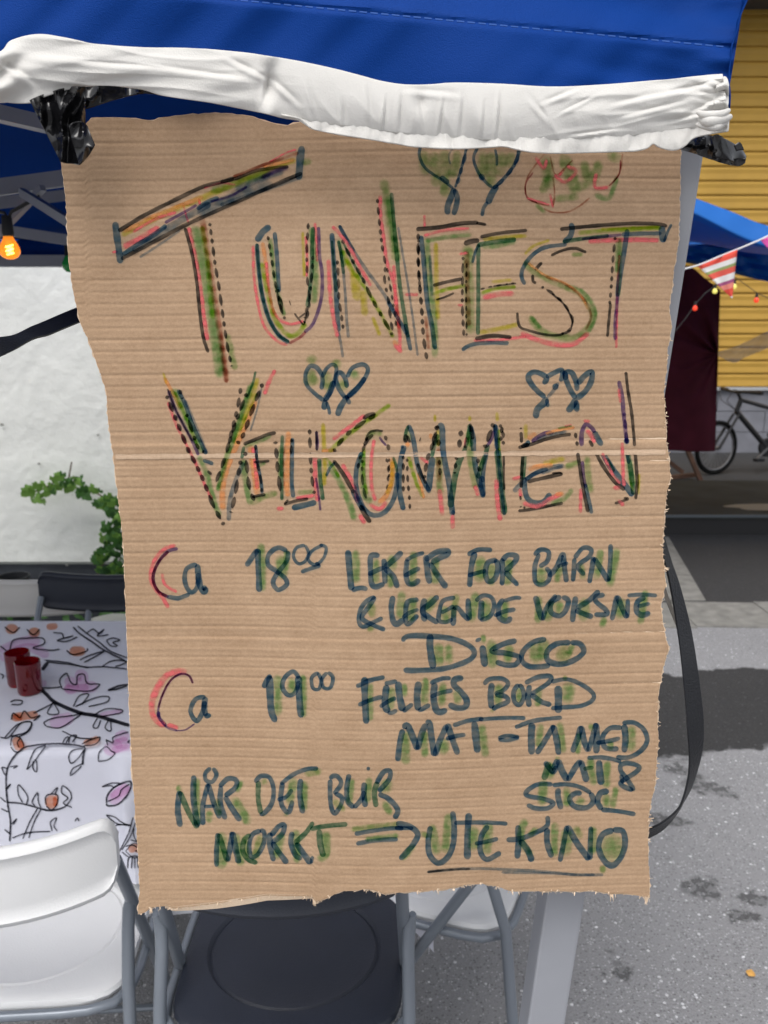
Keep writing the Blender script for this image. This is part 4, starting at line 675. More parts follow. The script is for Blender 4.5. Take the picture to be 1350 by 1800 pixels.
W_ND = [L_ + ([('G',9,[(225,150),(232,500)]),('G',9,[(320,380),(318,480)]),('G',7,[(555,170),(515,260)]),('G',11,[(490,290),(560,400),(605,490)]),('G',7,[(95,200),(105,260)]),('g',9,[(690,170),(740,190)]),('G',7,[(700,420),(720,420)]),('G',11,[(930,150),(890,350)]),('G',9,[(1005,170),(1000,395)]),('g',9,[(1000,130),(1130,100)]),('G',9,[(860,400),(880,430)]),('g',8,[(370,300),(390,430)]),
  ('N',8.5,[(110,505),(92,380),(105,245)]),('D',8,[(105,250),(170,400),(235,515)]),('N',9,[(207,135),(205,300),(235,508)]),('N',6.5,[(330,80),(290,120),(295,170),(340,180),(370,130),(345,80)]),('N',7.5,[(273,492),(272,350),(310,195)]),('N',8,[(310,195),(350,330),(395,445)]),('N',5,[(280,360),(360,355)]),('N',8,[(402,210),(398,330),(435,452)]),('N',7.5,[(390,218),(450,160),(510,168),(508,220),(430,285)]),('N',8.5,[(430,285),(480,370),(542,462)]),
  ('N',7,[(645,185),(690,140),(750,150),(780,230),(770,330),(720,400),(680,418)]),('D',7.5,[(672,175),(670,300),(690,412)]),('N',6.5,[(830,200),(920,130),(1020,90),(1102,85)]),('N',7.5,[(845,185),(832,300),(850,370),(890,398),(918,315)]),('N',6.5,[(808,312),(870,290),(915,235)]),('N',8.5,[(975,160),(970,280),(992,408)])]),
 M_ + ([('G',9,[(470,150),(450,340)]),('G',9,[(592,140),(580,330)]),('G',14,[(730,150),(690,260)]),('G',9,[(690,310),(745,410)]),('g',9,[(340,300),(420,380)]),('N',7,[(315,155),(340,135),(372,140),(395,190),(345,262)]),('N',7,[(350,255),(400,285),(392,340),(352,395),(325,345),(318,230),(320,160)]),('N',8,[(452,122),(435,220),(442,310),(485,358)]),('N',7,[(485,358),(535,300),(558,240)]),('N',8.5,[(558,180),(555,260),(565,352)]),('N',5.5,[(583,70),(587,97)]),
  ('D',8.5,[(650,175),(628,250),(640,352)]),('N',7.5,[(640,190),(690,110),(735,100),(730,160),(655,245)]),('N',8,[(655,260),(720,290),(780,350),(790,390),(765,432)])])]
W_MU = [L_ + ([('G',14,[(405,540),(405,810)]),('G',10,[(510,550),(548,790)]),('g',10,[(690,560),(640,750)]),('G',11,[(840,540),(800,740)]),('G',10,[(940,520),(950,770)]),('G',10,[(1160,530),(1158,700),(1090,740)]),('g',8,[(570,560),(590,740)]),
  ('N',7.5,[(370,792),(370,680),(380,550)]),('D',8.5,[(385,555),(420,660),(450,755)]),('N',8,[(450,755),(470,640),(482,540)]),('N',9,[(485,540),(505,650),(532,768)]),('D',7.5,[(615,560),(570,600),(560,680),(600,740),(665,765)]),('N',7,[(690,530),(630,560),(605,640),(620,720),(670,700),(710,620),(712,545),(680,528)]),('N',8.5,[(755,545),(755,640),(782,752)]),('N',7.5,[(760,570),(820,500),(857,495),(840,560),(770,620)]),('N',8.5,[(770,615),(820,690),(880,768)]),
  ('N',8,[(915,540),(905,620),(940,710),(985,735)]),('D',7,[(1067,470),(1010,550),(930,625)]),('N',9,[(940,620),(990,690),(1050,770)]),('N',5,[(1050,770),(1062,715)]),('D',7,[(1045,522),(1150,500),(1312,485)]),('D',9,[(1110,525),(1115,620),(1140,722)])]),
 M_ + ([('g',7,[(460,510),(600,490),(800,470)]),('G',7,[(560,580),(800,548)]),('G',8,[(910,610),(810,725)]),('g',7,[(950,530),(1010,560)]),('N',6.5,[(490,540),(600,520),(750,500),(830,502)]),('N',6.5,[(500,608),(600,590),(700,580),(792,577)]),('N',8.5,[(778,465),(870,485),(930,540),(900,610),(850,670),(805,718)]),('N',6,[(770,498),(900,500)])]),
 N_ + ([('G',11,[(120,270),(150,440)]),('G',11,[(212,210),(190,430)]),('G',13,[(345,280),(340,420)]),('G',13,[(425,260),(415,440)]),('G',10,[(625,240),(600,350),(660,450)]),('G',8,[(690,290),(640,340)]),('G',10,[(785,260),(780,450)]),('G',14,[(850,290),(840,450)]),('G',10,[(990,280),(985,440)]),('G',28,[(1100,320),(1085,480)]),('g',8,[(1040,490),(1045,540)]),('g',9,[(890,280),(930,350)]),
  ('N',8.5,[(113,283),(100,370),(110,440),(155,482),(205,450),(235,380),(240,290),(232,203)]),('N',6.5,[(240,265),(330,263),(440,264),(528,270)]),('N',10,[(320,212),(312,340),(312,462)]),('N',8,[(425,280),(390,330),(380,410),(415,462),(492,425)]),('N',6.5,[(352,378),(420,365),(478,350)]),('N',9,[(585,278),(587,370),(580,458)]),('N',7.5,[(522,357),(600,350),(680,318),(740,282),(745,228)]),('N',9.5,[(595,358),(635,410),(662,474)]),('N',9,[(742,292),(742,370),(768,452)]),
  ('N',7.5,[(810,475),(830,380),(850,280)]),('N',9.5,[(850,280),(900,370),(970,465)]),('N',8,[(972,465),(975,370),(978,285)]),('N',9,[(1100,303),(1040,330),(1020,400),(1050,470),(1095,495),(1140,450),(1162,380),(1150,312),(1095,302)]),('K',4.5,[(93,531),(150,524),(250,516),(330,514)],'f'),('n',5,[(95,530),(250,515),(400,512),(600,520),(800,535),(900,545),(1045,545)],''),('n',4.5,[(495,532),(700,535),(850,542),(1000,546)],'')])]
for nm, lb, it in (
 ('heart_drawing', 'two green marker hearts half hidden under the white cloth', D_HT), ('rose_drawing', 'faded red and green flower doodle at the top', D_RO),
 ('lettering', 'tall slanted letter T that starts TUNFEST', W_T), ('lettering', 'letters UN of TUNFEST', W_UN), ('lettering', 'letters FEST of TUNFEST', W_FEST),
 ('heart_drawing', 'pair of small hearts filled green', D_H1), ('heart_drawing', 'pair of small unfilled blue hearts above EN', D_H2),
 ('lettering', 'letters VELK of VELKOMMEN', W_VE), ('lettering', 'letters OMM of VELKOMMEN', W_OMM), ('lettering', 'letters EN of VELKOMMEN', W_EN),
 ('lettering', 'Ca before 18 00', W_CA1), ('lettering', 'time 18 00', W_18), ('lettering', 'Ca before 19 00', W_CA2), ('lettering', 'time 19 00', W_19),
 ('lettering', 'line LEKER FOR BARN', W_LEK), ('lettering', 'line & LEKENDE VOKSNE', W_LVO), ('lettering', 'word DISCO', W_DIS), ('lettering', 'line FELLES BORD', W_FB),
 ('lettering', 'line MAT - TA MED', W_MT), ('lettering', 'small lines MAT & STOL', W_MS), ('lettering', 'line NAR DET BLIR with a ring over the A', W_ND), ('lettering', 'line MORKT, an arrow and UTE KINO underlined', W_MU)):
    inkpart(nm, lb, it, sign)
# ------------------------------------------------------------ white cloth over the eave
M_wc = mat('white_jersey', (.76, .745, .71), .85, var=.03, vscale=6, bump=.0004, bscale=700, spec=.3, trans=.22)
WT = [(-140, 128), (-60, 110), (0, 92), (20, 72), (65, 61), (110, 66), (170, 78), (250, 84), (330, 85), (400, 90), (460, 97), (530, 109), (590, 122), (640, 135), (670, 143), (710, 149), (755, 149), (800, 146), (880, 148), (970, 153), (1065, 149), (1170, 140), (1240, 133), (1270, 131)]
WM = [(-140, 176), (-60, 179), (0, 180), (57, 181), (83, 169), (140, 153), (197, 151), (250, 157), (290, 169), (373, 181), (420, 190), (467, 200), (500, 208), (545, 214), (590, 219), (650, 227), (740, 238), (880, 247), (975, 246), (1080, 241), (1150, 234), (1200, 226), (1250, 222), (1282, 212)]
WB = [(500, 204), (529, 209), (541, 219), (552, 228), (596, 237), (640, 244), (700, 254), (733, 259), (800, 262), (850, 260), (885, 258), (904, 262), (935, 268), (985, 270), (1060, 268), (1116, 266), (1140, 260), (1148, 253), (1160, 260), (1184, 265), (1203, 258), (1220, 243), (1250, 236), (1280, 231)]
wcl = thing('white_cloth', 'creased white cloth strip taped along the blue canopy edge above the sign', 'cloth', loc=PY(640, 170, .74))
CRS = [(150,112,300,122,7,.0020),(290,122,420,138,6,.0024),(60,100,180,110,8,.0020),(20,120,60,150,9,.003),(0,110,30,128,6,.003),(400,104,468,140,6,.0022),(470,128,462,175,5,.0026),(478,140,520,180,6,.0022),(540,150,556,200,5,.0012),(600,175,604,222,5,.0016),(643,150,652,215,6,.0014),(676,180,673,228,4,.0020),(704,165,700,232,5,.0016),(735,170,745,236,6,.0014),(716,160,800,168,7,.0016),(778,178,770,240,4,.0018),(812,168,806,242,5,.0016),(850,182,846,245,4,.0014),(878,170,872,244,4,.0020),(930,175,965,215,6,.0012),(960,180,1010,160,5,.0018),(985,200,1040,172,4,.0014),(1010,238,1070,230,4,.0020),(1080,185,1150,168,6,.0016),(1100,205,1200,180,5,.0018),(1140,172,1260,148,6,.0020),(1170,215,1262,196,5,.0022),(1215,200,1270,170,5,.0024),(1200,155,1262,142,5,.0016)]
def crease(x, y):
    s = 0
    for x0, y0, x1, y1, w_, am in CRS:
        if x < min(x0, x1) - 30 or x > max(x0, x1) + 30: continue
        dx, dy = x1 - x0, y1 - y0; L2 = dx * dx + dy * dy; t = ((x - x0) * dx + (y - y0) * dy) / L2
        e = 1 if 0 <= t <= 1 else math.exp(-((t if t < 0 else t - 1) ** 2) * L2 / 120)
        e *= .35 + .65 * math.sin(math.pi * min(1, max(0, t))); d = ((x - x0) * dy - (y - y0) * dx) / math.sqrt(L2) / w_
        s += am * 1.7 * d * math.exp(-d * d) * e
    return s
def ridge(t): return (1 - abs(t)) ** 2
def wy(u, v, x, y):
    mid = -.005 * math.sin(math.pi * min(1, max(0, v))) ** .8
    a = 1 / (1 + math.exp((x - 450) / 45)); c = 1 / (1 + math.exp(-(x - 1060) / 60)); b = max(0, 1 - a - c)
    fl = .006 * nz(x * .004 + .3, y * .030 + x * .005, 1) - .0015 * ridge(nz(x * .005, y * .045 - x * .004, 3) * 1.5)
    fm = .0018 * nz(x * .022 - y * .008, y * .007, 7) - .0022 * ridge(nz(x * .018 - y * .006, y * .006, 5) * 2) * min(1, max(.15, (y - 150) / 60)) + .0004 * nz(x * .06, y * .015, 8) * v
    fr_ = .0032 * nz(x * .010 + y * .035, y * .035 - x * .010, 9) - .0022 * ridge(nz(x * .008 + y * .026, y * .03, 4) * 1.6)
    pin = .007 * math.exp(-((x - 472) / 14) ** 2) * math.cos((y - 150) * .06) + .004 * math.exp(-((x - 740) / 12) ** 2 - ((y - 180) / 18) ** 2)
    lf = math.exp(-((x + 5) / 40) ** 2) * .007 * math.sin(y * .11 + x * .05)
    ro = math.exp(-((x - 1285) / 45) ** 2) * (.0032 * math.sin(y * .16 + x * .10) + .001 * math.sin(y * .5 - x * .1))
    return .752 + mid + a * fl + b * fm + c * fr_ + pin + lf + ro + crease(x, y)
def wb(m, name, solid=.0012): o = m.build(name, M_wc, wcl, True, solid, origin=wcl.location); o.location = (0, 0, 0); return o
m = MB(); patch(m, WT, WM, 620, 56, wy); wb(m, 'cloth_front')
random.seed(4)
WM2 = [(x, y - 6) for x, y in WM[11:]]
m = MB(); patch(m, WM2, WB, 420, 14, lambda u, v, x, y: .751 + .0012 * math.sin(x * .07 + 6 * nz(x * .012)) * v + .0035 * nz(x * .035, y * .02, 3) * v + .0015 * nz(x * .1, y * .03, 9) - .003 * v); wb(m, 'cloth_hem')
# knotted end over the right corner
m = MB(); patch(m, [(1262, 134), (1276, 136), (1281, 150)], [(1250, 205), (1270, 215), (1278, 232)], 20, 30, lambda u, v, x, y: .748 + .012 * math.sin(v * 16 + u * 4) * .5); wb(m, 'cloth_end')
for yy, r_ in ((198, .0035), (209, .0045), (219, .003)):
    m = MB(); P = [PY(1228 + 52 * t + 3 * math.sin(t * 6 + yy), yy + 7 * math.sin(t * 3.1) - 4 * t, .736 - .012 * math.sin(t * 3.14)) for t in [i / 14 for i in range(15)]]
    m.tube(P, [r_ * (.35 + .65 * math.sin(math.pi * (i + 1.5) / 17)) for i in range(15)], 12); wb(m, 'cloth_knot', 0)
# ------------------------------------------------------------ black tape
M_tp = mat('black_tape', (.005, .005, .006), .17, bump=.0005, bscale=40, spec=.45)
tl = thing('black_tape', 'crumpled black tape holding the upper left corner of the sign to the canopy edge', 'tape', 'black tape at the sign corners', loc=PY(110, 220, .75))
def tb(m, par, name, solid=.0006): o = m.build(name, M_tp, par, True, solid, origin=par.location); o.location = (0, 0, 0); return o
def crum(x, y, s, a): return a * (ridge(min(1, abs(nz(x * .028 + s, y * .014, s)) * 2.2)) * .9 + .45 * nz(x * .04, y * .03 + s, 2))
m = MB(); patch(m, [(52, 176), (75, 166), (100, 158), (128, 152), (150, 152)], [(106, 284), (112, 287), (128, 288), (140, 290), (150, 280)], 46, 60, lambda u, v, x, y: .752 - crum(x, y, 3, .014) + .004 * v); tb(m, tl, 'tape_band')
m = MB(); patch(m, [(120, 220), (132, 214), (145, 214), (154, 222)], [(138, 290), (150, 280), (160, 268), (167, 255)], 26, 30, lambda u, v, x, y: .744 - crum(x, y, 8, .009)); tb(m, tl, 'tape_flap')
m = MB(); patch(m, [(60, 172), (90, 162), (140, 150), (200, 150), (250, 156), (290, 168)], [(75, 190), (105, 196), (150, 192), (200, 176), (250, 165), (292, 169)], 60, 14, lambda u, v, x, y: .772 - crum(x, y, 5, .007)); tb(m, tl, 'tape_strip')
tr_ = thing('black_tape', 'glossy black tape lump sticking out past the right corner of the sign', 'tape', 'black tape at the sign corners', loc=PY(1255, 262, .77))
m = MB(); patch(m, [(1196, 255), (1212, 242), (1235, 238), (1262, 240), (1285, 250), (1303, 262), (1312, 275)], [(1194, 262), (1215, 268), (1235, 275), (1255, 282), (1275, 288), (1298, 292), (1310, 286)], 60, 36, lambda u, v, x, y: .765 + .03 * u - crum(x, y, 11, .016) - .010 * math.sin(math.pi * v)); tb(m, tr_, 'tape_lump')
m = MB(); patch(m, [(1250, 240), (1262, 236), (1275, 246)], [(1258, 276), (1275, 280), (1290, 284)], 16, 20, lambda u, v, x, y: .752 - crum(x, y, 14, .01)); tb(m, tr_, 'tape_flap')
m = MB(); patch(m, [(1290, 256), (1300, 249), (1304, 254)], [(1294, 266), (1302, 264), (1308, 264)], 6, 6, lambda u, v, x, y: .765); tb(m, tr_, 'tape_tab')
# ------------------------------------------------------------ straps
M_web = mat('black_webbing', (.008, .009, .012), .45, bump=.0008, bscale=420, spec=.5)
def strap(name, label, path, wd, tw, thick=.0022, cat='strap'):
    """path of (px,py,Y); wd px half-visible width, tw twist angle along it"""
    P = [PY(*p) for p in path]; Q = spl([tuple(p) for p in P], .008) if False else None
    pts = []
    n = len(P)
    Q = [P[0] * 2 - P[1]] + P + [P[-1] * 2 - P[-2]]
    for i in range(1, n):
        a, b, c, d = Q[i - 1:i + 3]
        for k in range(10):
            t = k / 10; pts.append((.5 * (2 * b + (c - a) * t + (2 * a - 5 * b + 4 * c - d) * t * t + (3 * b - a - 3 * c + d) * t ** 3), (i - 1 + t) / (n - 1)))
    pts.append((P[-1], 1.0)); m = MB(); o_ = 0
    for i, (p, s) in enumerate(pts):
        t = (pts[min(i + 1, len(pts) - 1)][0] - pts[max(0, i - 1)][0]).normalized(); sx = t.cross(Vector((0, 1, 0))).normalized(); sy = sx.cross(t)
        th = lerpc(tw, s); w_ = lerpc(wd, s) if isinstance(wd, list) else wd
        ax = sx * math.cos(th) + sy * math.sin(th); bx = t.cross(ax).normalized()
        for i2, j2 in ((-1, -1), (1, -1), (1, 1), (-1, 1)): m.v.append(tuple(p + ax * i2 * w_ / 2 + bx * j2 * thick / 2))
    for i in range(len(pts) - 1):
        for k in range(4): a = i * 4; m.f.append((a + k, a + (k + 1) % 4, a + 4 + (k + 1) % 4, a + 4 + k))
    c = pts[len(pts) // 2][0]; o = m.build(name, M_web, None, True, 0, origin=c); return tag(o, label, cat)
tag(strap('webbing_strap', 'long black strap looping out beside the right edge of the sign', [(1150, 900, .82), (1166, 962, .82), (1186, 1030, .81), (1203, 1110, .80), (1213, 1180, .79), (1222, 1270, .785), (1221, 1340, .785), (1203, 1404, .785), (1172, 1444, .79), (1135, 1466, .80), (1080, 1480, .82)], [(0, .014), (.3, .016), (.6, .019), (1, .019)], [(0, .9), (.15, .9), (.3, .35), (.5, .15), (.62, .75), (.72, 1.0), (.85, .5), (1, .2)]), group='black straps of the canopy')
tag(strap('webbing_strap', 'taut black strap crossing in front of the white wall at left', [(-110, 650, .75), (0, 608, .82), (70, 582, .9), (140, 553, .98), (230, 520, 1.08)], [(0, .021), (1, .019)], [(0, .1), (1, .25)]), group='black straps of the canopy')
o = strap('thin_cord', 'thin pale cord hanging beside the black strap', [(1160, 1010, .84), (1170, 1045, .83), (1183, 1078, .82), (1196, 1110, .81)], .004, [(0, 0), (1, 0)], cat='cord'); o.data.materials.clear(); o.data.materials.append(mat('grey_cord', (.3, .28, .25), .7))
# ------------------------------------------------------------ table, cloths
ZT = .742; YF = 1.405; YB = 2.08; XL, XR = -1.75, .075
tbl = thing('trestle_table', 'long table under a flowered white tablecloth', 'table', loc=((XL + XR) / 2, (YF + YB) / 2, 0)); TO = tbl.location
M_tt = mat('table_white', (.6, .6, .6), .5)
m = MB(); m.box((0, 0, .72), (XR - XL - .02, YB - YF - .03, .03)); m.build('table_top', M_tt, tbl, smooth=False)
for x in (XL + .15, XR - .15):
    for y in (YF + .08, YB - .08): m = MB(); m.tube([(x - TO.x, y - TO.y, 0), (x - TO.x, y - TO.y, .71)], .014); m.build('leg', M_pole, tbl)
M_tc = mat('tablecloth_white', (.70, .71, .80), .7, var=.03, vscale=5, bump=.0004, bscale=500)
M_uc = mat('undercloth_white', (.66, .68, .74), .75, bump=.0004, bscale=400)
def frontY(x, z):
    dz = max(0, ZT - z); a = min(1, dz / .10)
    y = YF - .006 - .018 * min(1, dz / .35) + a * (.006 * math.sin(x * 9 + 1) + .004 * math.sin(x * 23 + z * 3)) - .026 * a * math.exp(-((x + .487 - dz * .08) / .020) ** 2)
    if dz < .020: t_ = 1 - dz / .020; y += .026 * (1 - math.sqrt(max(0, 1 - t_ * t_)))
    return y
hemz = lambda x: .478 + .006 * math.sin(x * 11) - (.17 * max(0, 1 - abs(x - XR) / .10))
tcl = MB()
tcl.grid(lambda u, v: (XL + (XR - XL) * u, YF + .020 + (YB - YF - .022) * v, ZT), 60, 24)
def ff(u, v):
    x = XL + (XR - XL) * u; z = ZT - (ZT - hemz(x)) * v ** 1.6
    if u > .97: x += .022 * v * (u - .97) / .03
    return (x, frontY(x, z), z)
tcl.grid(ff, 260, 26)
tcl.grid(lambda u, v: (XR + .010 * math.sin(u * 14) * v + .014 * v, YF + .0 + (YB - YF) * u, ZT - (ZT - (.46 - (.17 * max(0, 1 - u / .15)))) * v), 40, 12)
tcl.grid(lambda u, v: (XL + (XR - XL) * u, YB + .02 * v + .006 * math.sin(u * 40) * v, ZT - .24 * v), 80, 6)
o = tcl.build('tablecloth', M_tc, None, origin=(TO.x, TO.y, ZT)); tag(o, 'white tablecloth printed with pink and orange flowers on black branches', 'tablecloth'); TC = o
m = MB(); m.grid(lambda u, v: (XL + (XR - XL) * u, YF + .012 + .005 * math.sin(u * 60), .72 - (.72 - .372) * v), 160, 12)
m.grid(lambda u, v: (XR - .012 + .012 * v, YF + .01 + (YB - YF - .02) * u, .72 - .27 * v), 30, 8)
o = m.build('under_cloth', M_uc, None, origin=(TO.x, TO.y, .6)); tag(o, 'plain white sheet showing below the hem of the flowered tablecloth', 'cloth')
def TS(px, py, off=0.0, c=True):
    p = PZ(px, py, ZT + .0012 + off)
    if p.y < YF + .018:
        Y = YF - .02
        for _ in range(4): p = PY(px, py, Y); Y = frontY(p.x, p.z)
        p = PY(px, py, Y - .0012 - off)
    return p
FI = {'K': ink('print_black', (.05, .05, .07), soft=.0), 'p': ink('print_pink', (.93, .78, .88), soft=.1), 'o': ink('print_orange', (.89, .55, .40), soft=.2)}
KX = (0, 600, 2.57); KY = (0, 1250, 3.2725)
KX = Fr(KX); KY = Fr(KY)
pr1 = [KX + ([
 ('p',16,[(0,1400),(60,1370),(130,1350),(180,1360)],''),('p',16,[(60,1400),(140,1385),(220,1420)],''),('p',14,[(0,1430),(80,1415)],''),('p',20,[(300,1520),(330,1560),(290,1575)],''),('p',20,[(340,1520),(370,1510),(380,1560),(440,1555)],''),('p',14,[(290,1570),(400,1565)],''),
 ('p',22,[(225,1725),(270,1715),(330,1695)],''),('p',9,[(450,1690),(550,1668)],''),('p',11,[(150,1560),(210,1540)],''),('o',16,[(25,1300),(80,1298)],''),('o',16,[(130,1315),(180,1312)],''),('o',11,[(210,1290),(260,1285)],''),('o',18,[(315,1400),(385,1398)],''),('o',14,[(50,1700),(170,1685)],''),('o',9,[(60,1690),(100,1705)],''),
 ('K',6.1,[(185,1570),(215,1600),(240,1625),(300,1655),(370,1680),(430,1690),(500,1710),(585,1735)]),('K',6.7,[(215,1450),(190,1485)]),('K',2.8,[(330,1290),(360,1320),(420,1360),(470,1395),(540,1430),(575,1450)]),('K',2.3,[(350,1285),(400,1325),(450,1360),(500,1400),(575,1430)]),
 ('K',2.2,[(200,1440),(300,1450),(380,1470),(470,1470),(575,1480)]),('K',2.2,[(210,1448),(320,1460),(400,1475)]),('K',2.2,[(185,1565),(240,1565),(280,1560)]),('K',2.2,[(280,1570),(270,1530),(300,1500),(320,1540),(345,1550),(350,1510),(380,1505),(395,1545),(450,1550),(400,1580),(280,1570)]),
 ('K',2.2,[(210,1740),(200,1720),(250,1700),(330,1690),(370,1680),(330,1710),(270,1745),(210,1740)]),('K',2.2,[(240,1630),(215,1680),(265,1680),(240,1630)]),('K',2.2,[(330,1650),(360,1600),(400,1595),(370,1640)]),('K',2.2,[(340,1650),(430,1610),(490,1605),(480,1630),(400,1650)]),('K',2.2,[(420,1690),(480,1660),(550,1665),(540,1680),(450,1695)]),
 ('K',2.2,[(440,1700),(420,1740),(440,1745),(455,1710)]),('K',2.2,[(490,1710),(475,1745),(500,1760),(500,1715)]),('K',2.2,[(20,1790),(80,1730),(140,1720),(130,1760),(80,1790)]),('K',2.2,[(50,1710),(60,1680),(90,1700),(110,1670),(140,1700),(180,1690),(150,1715)]),('K',2.2,[(150,1680),(240,1635)]),
 ('K',2.2,[(0,1375),(40,1400),(60,1350),(130,1340),(190,1340),(200,1365),(150,1385),(230,1395),(270,1390)]),('K',2.2,[(240,1315),(280,1320),(290,1340),(330,1330),(260,1350),(300,1355),(350,1335)]),('K',2.2,[(390,1320),(420,1300),(450,1320),(470,1300),(440,1330),(490,1325)]),('K',2.2,[(480,1350),(510,1340),(540,1350),(510,1360),(530,1375),(500,1375),(480,1350)]),
 ('K',2.2,[(360,1440),(400,1420),(470,1400),(400,1440),(380,1450)]),('K',2.2,[(460,1470),(500,1445),(540,1440),(570,1450),(520,1470)]),('K',2.8,[(575,1555),(530,1570),(490,1575),(540,1555),(580,1550)]),('K',2.2,[(45,1630),(70,1620),(100,1625),(90,1640),(50,1640)]),('K',2.2,[(0,1500),(15,1510),(10,1525)]),('K',2.2,[(120,1300),(150,1325),(180,1300)]),('K',2.2,[(20,1290),(60,1315),(90,1290)]),('K',2.2,[(280,1760),(350,1790),(430,1795)]),
 ('K',2.2,[(300,1395),(330,1415),(390,1400),(395,1385)])]),
 KY + ([('o',18,[(75,160),(105,185),(100,225)],''),('o',13,[(115,170),(120,215)],''),('o',11,[(480,185),(530,170),(570,155)],''),('o',20,[(295,485),(295,560)],''),('o',9,[(320,485),(318,550)],''),('p',22,[(600,235),(660,205),(740,170)],''),('p',20,[(660,160),(740,130)],''),('p',12,[(640,230),(745,200)],''),('p',22,[(630,525),(680,480),(735,425)],''),('p',16,[(640,500),(700,460),(750,440)],''),('p',14,[(650,170),(700,210)],''),
 ('K',3.1,[(55,750),(60,640),(45,540),(35,440),(40,340),(75,270),(130,215),(180,200),(260,190),(340,187),(430,195),(490,208)]),('K',3.5,[(490,208),(478,260),(475,310)]),('K',3.1,[(40,525),(110,530),(180,545),(230,560),(290,572),(350,560),(390,540)]),('K',2.3,[(215,560),(170,640),(130,735)]),('K',2.3,[(235,565),(195,640),(165,730)]),('K',2.3,[(70,730),(160,700),(290,692)]),
 ('K',2.2,[(60,200),(70,150),(110,150),(135,190),(130,220),(90,235),(60,205)]),('K',2.2,[(120,150),(100,180),(110,210)]),('K',2.2,[(470,190),(520,165),(575,150),(550,190),(480,200)]),('K',2.2,[(265,195),(210,215),(185,250),(160,320),(155,335),(190,300),(225,250),(265,200)]),('K',2.2,[(190,285),(190,330),(210,348),(210,290),(195,280)]),('K',2.2,[(480,215),(420,225),(395,260),(410,300),(450,270),(485,220)]),('K',2.2,[(480,300),(420,330),(405,370),(440,345),(470,315)]),
 ('K',2.2,[(130,525),(105,480),(105,425),(140,460),(160,500),(150,540)]),('K',2.2,[(200,545),(185,520),(215,470),(220,520),(235,555)]),('K',2.3,[(265,540),(260,500),(280,480),(330,485),(325,540),(295,568),(265,545)]),('K',2.2,[(290,480),(330,440),(315,480)]),('K',2.3,[(385,540),(410,500),(400,460),(360,430),(355,470),(390,500),(365,530),(415,555)]),('K',2.2,[(300,690),(290,640),(325,615),(310,660),(330,690)]),('K',2.2,[(430,635),(445,615),(455,635)]),
 ('K',2.2,[(40,330),(10,325),(30,370)]),('K',2.2,[(55,320),(100,315),(75,330)]),('K',2.2,[(30,450),(60,420),(40,450)]),('K',2.2,[(0,495),(35,525)]),('K',2.2,[(5,560),(45,580)]),('K',2.2,[(65,650),(95,620),(75,655)]),('K',2.2,[(25,680),(60,710)]),('K',2.2,[(0,150),(50,150),(120,70),(180,65),(150,120),(60,145)]),('K',2.2,[(360,185),(375,155),(395,150),(380,185)]),('K',2.2,[(395,185),(405,145),(440,140),(415,180)]),
 ('K',2.2,[(565,290),(570,240),(610,205),(640,230),(660,245),(620,280),(565,290)]),('K',2.2,[(610,165),(650,180),(650,150),(700,130),(740,120)]),('K',2.2,[(610,160),(620,200)]),('K',4.1,[(735,185),(745,165)]),('K',3.1,[(612,530),(620,480),(670,430),(750,405),(740,470),(680,535),(620,545),(612,530)]),('K',2.2,[(620,520),(680,490),(700,450),(745,420)]),('K',2.2,[(585,435),(640,415),(690,415)]),('K',2.2,[(585,435),(640,430),(655,445)]),
 ('K',2.2,[(610,597),(660,610),(700,640),(750,660)]),('K',2.2,[(610,597),(640,625),(680,650),(750,655)]),('K',2.2,[(615,680),(680,655),(750,658)]),('K',2.2,[(765,610),(740,700),(680,820)]),('K',2.2,[(780,640),(750,720),(700,800)]),('K',5.4,[(615,675),(622,695)]),('K',2.2,[(770,670),(770,720),(795,760)]),('K',2.2,[(720,780),(760,770),(800,790)]),('K',2.5,[(735,905),(738,850),(760,835),(790,840),(795,905)]),('K',2.2,[(755,905),(760,840)]),('K',2.2,[(775,905),(775,840)]),('K',2.2,[(680,850),(720,905)]),('K',2.2,[(700,810),(740,840)]),('K',2.2,[(665,820),(660,840),(680,880),(670,905)]),('K',2.2,[(750,740),(800,755)])])]
inkpart('flower_print', 'printed branches, leaves and flowers', pr1, TC, surf=TS, inks=FI, origin=Vector((TO.x, TO.y, ZT)))
# print continues over the rest of the cloth (outside the view)
random.seed(12); ext = []
for _ in range(60):
    x = random.choice((random.uniform(-900, -30), random.uniform(250, 740))); y = random.choice((random.uniform(1100, 1290), random.uniform(1330, 1500))); L = []
    a = random.uniform(0, 6.28); L.append(('K', 2, [(x, y), (x + 50 * math.cos(a), y + 25 * math.sin(a)), (x + 90 * math.cos(a + .4), y + 45 * math.sin(a + .4))]))
    px, py = x + 90 * math.cos(a + .4), y + 45 * math.sin(a + .4); c = random.choice('poo'); 
    L.append((c, 14, [(px - 10, py), (px, py - 6), (px + 14, py)], '')); L.append(('K', 1.5, [(px - 16, py), (px, py - 14), (px + 18, py), (px, py + 12), (px - 16, py)]))
    ext.append((0, 0, 1, L))
ex_ = inkpart('flower_print', 'printed flowers on the covered part of the cloth', ext, TC, surf=TS, inks=FI, origin=Vector((TO.x, TO.y, ZT)))
ex_['kind'] = 'stuff'
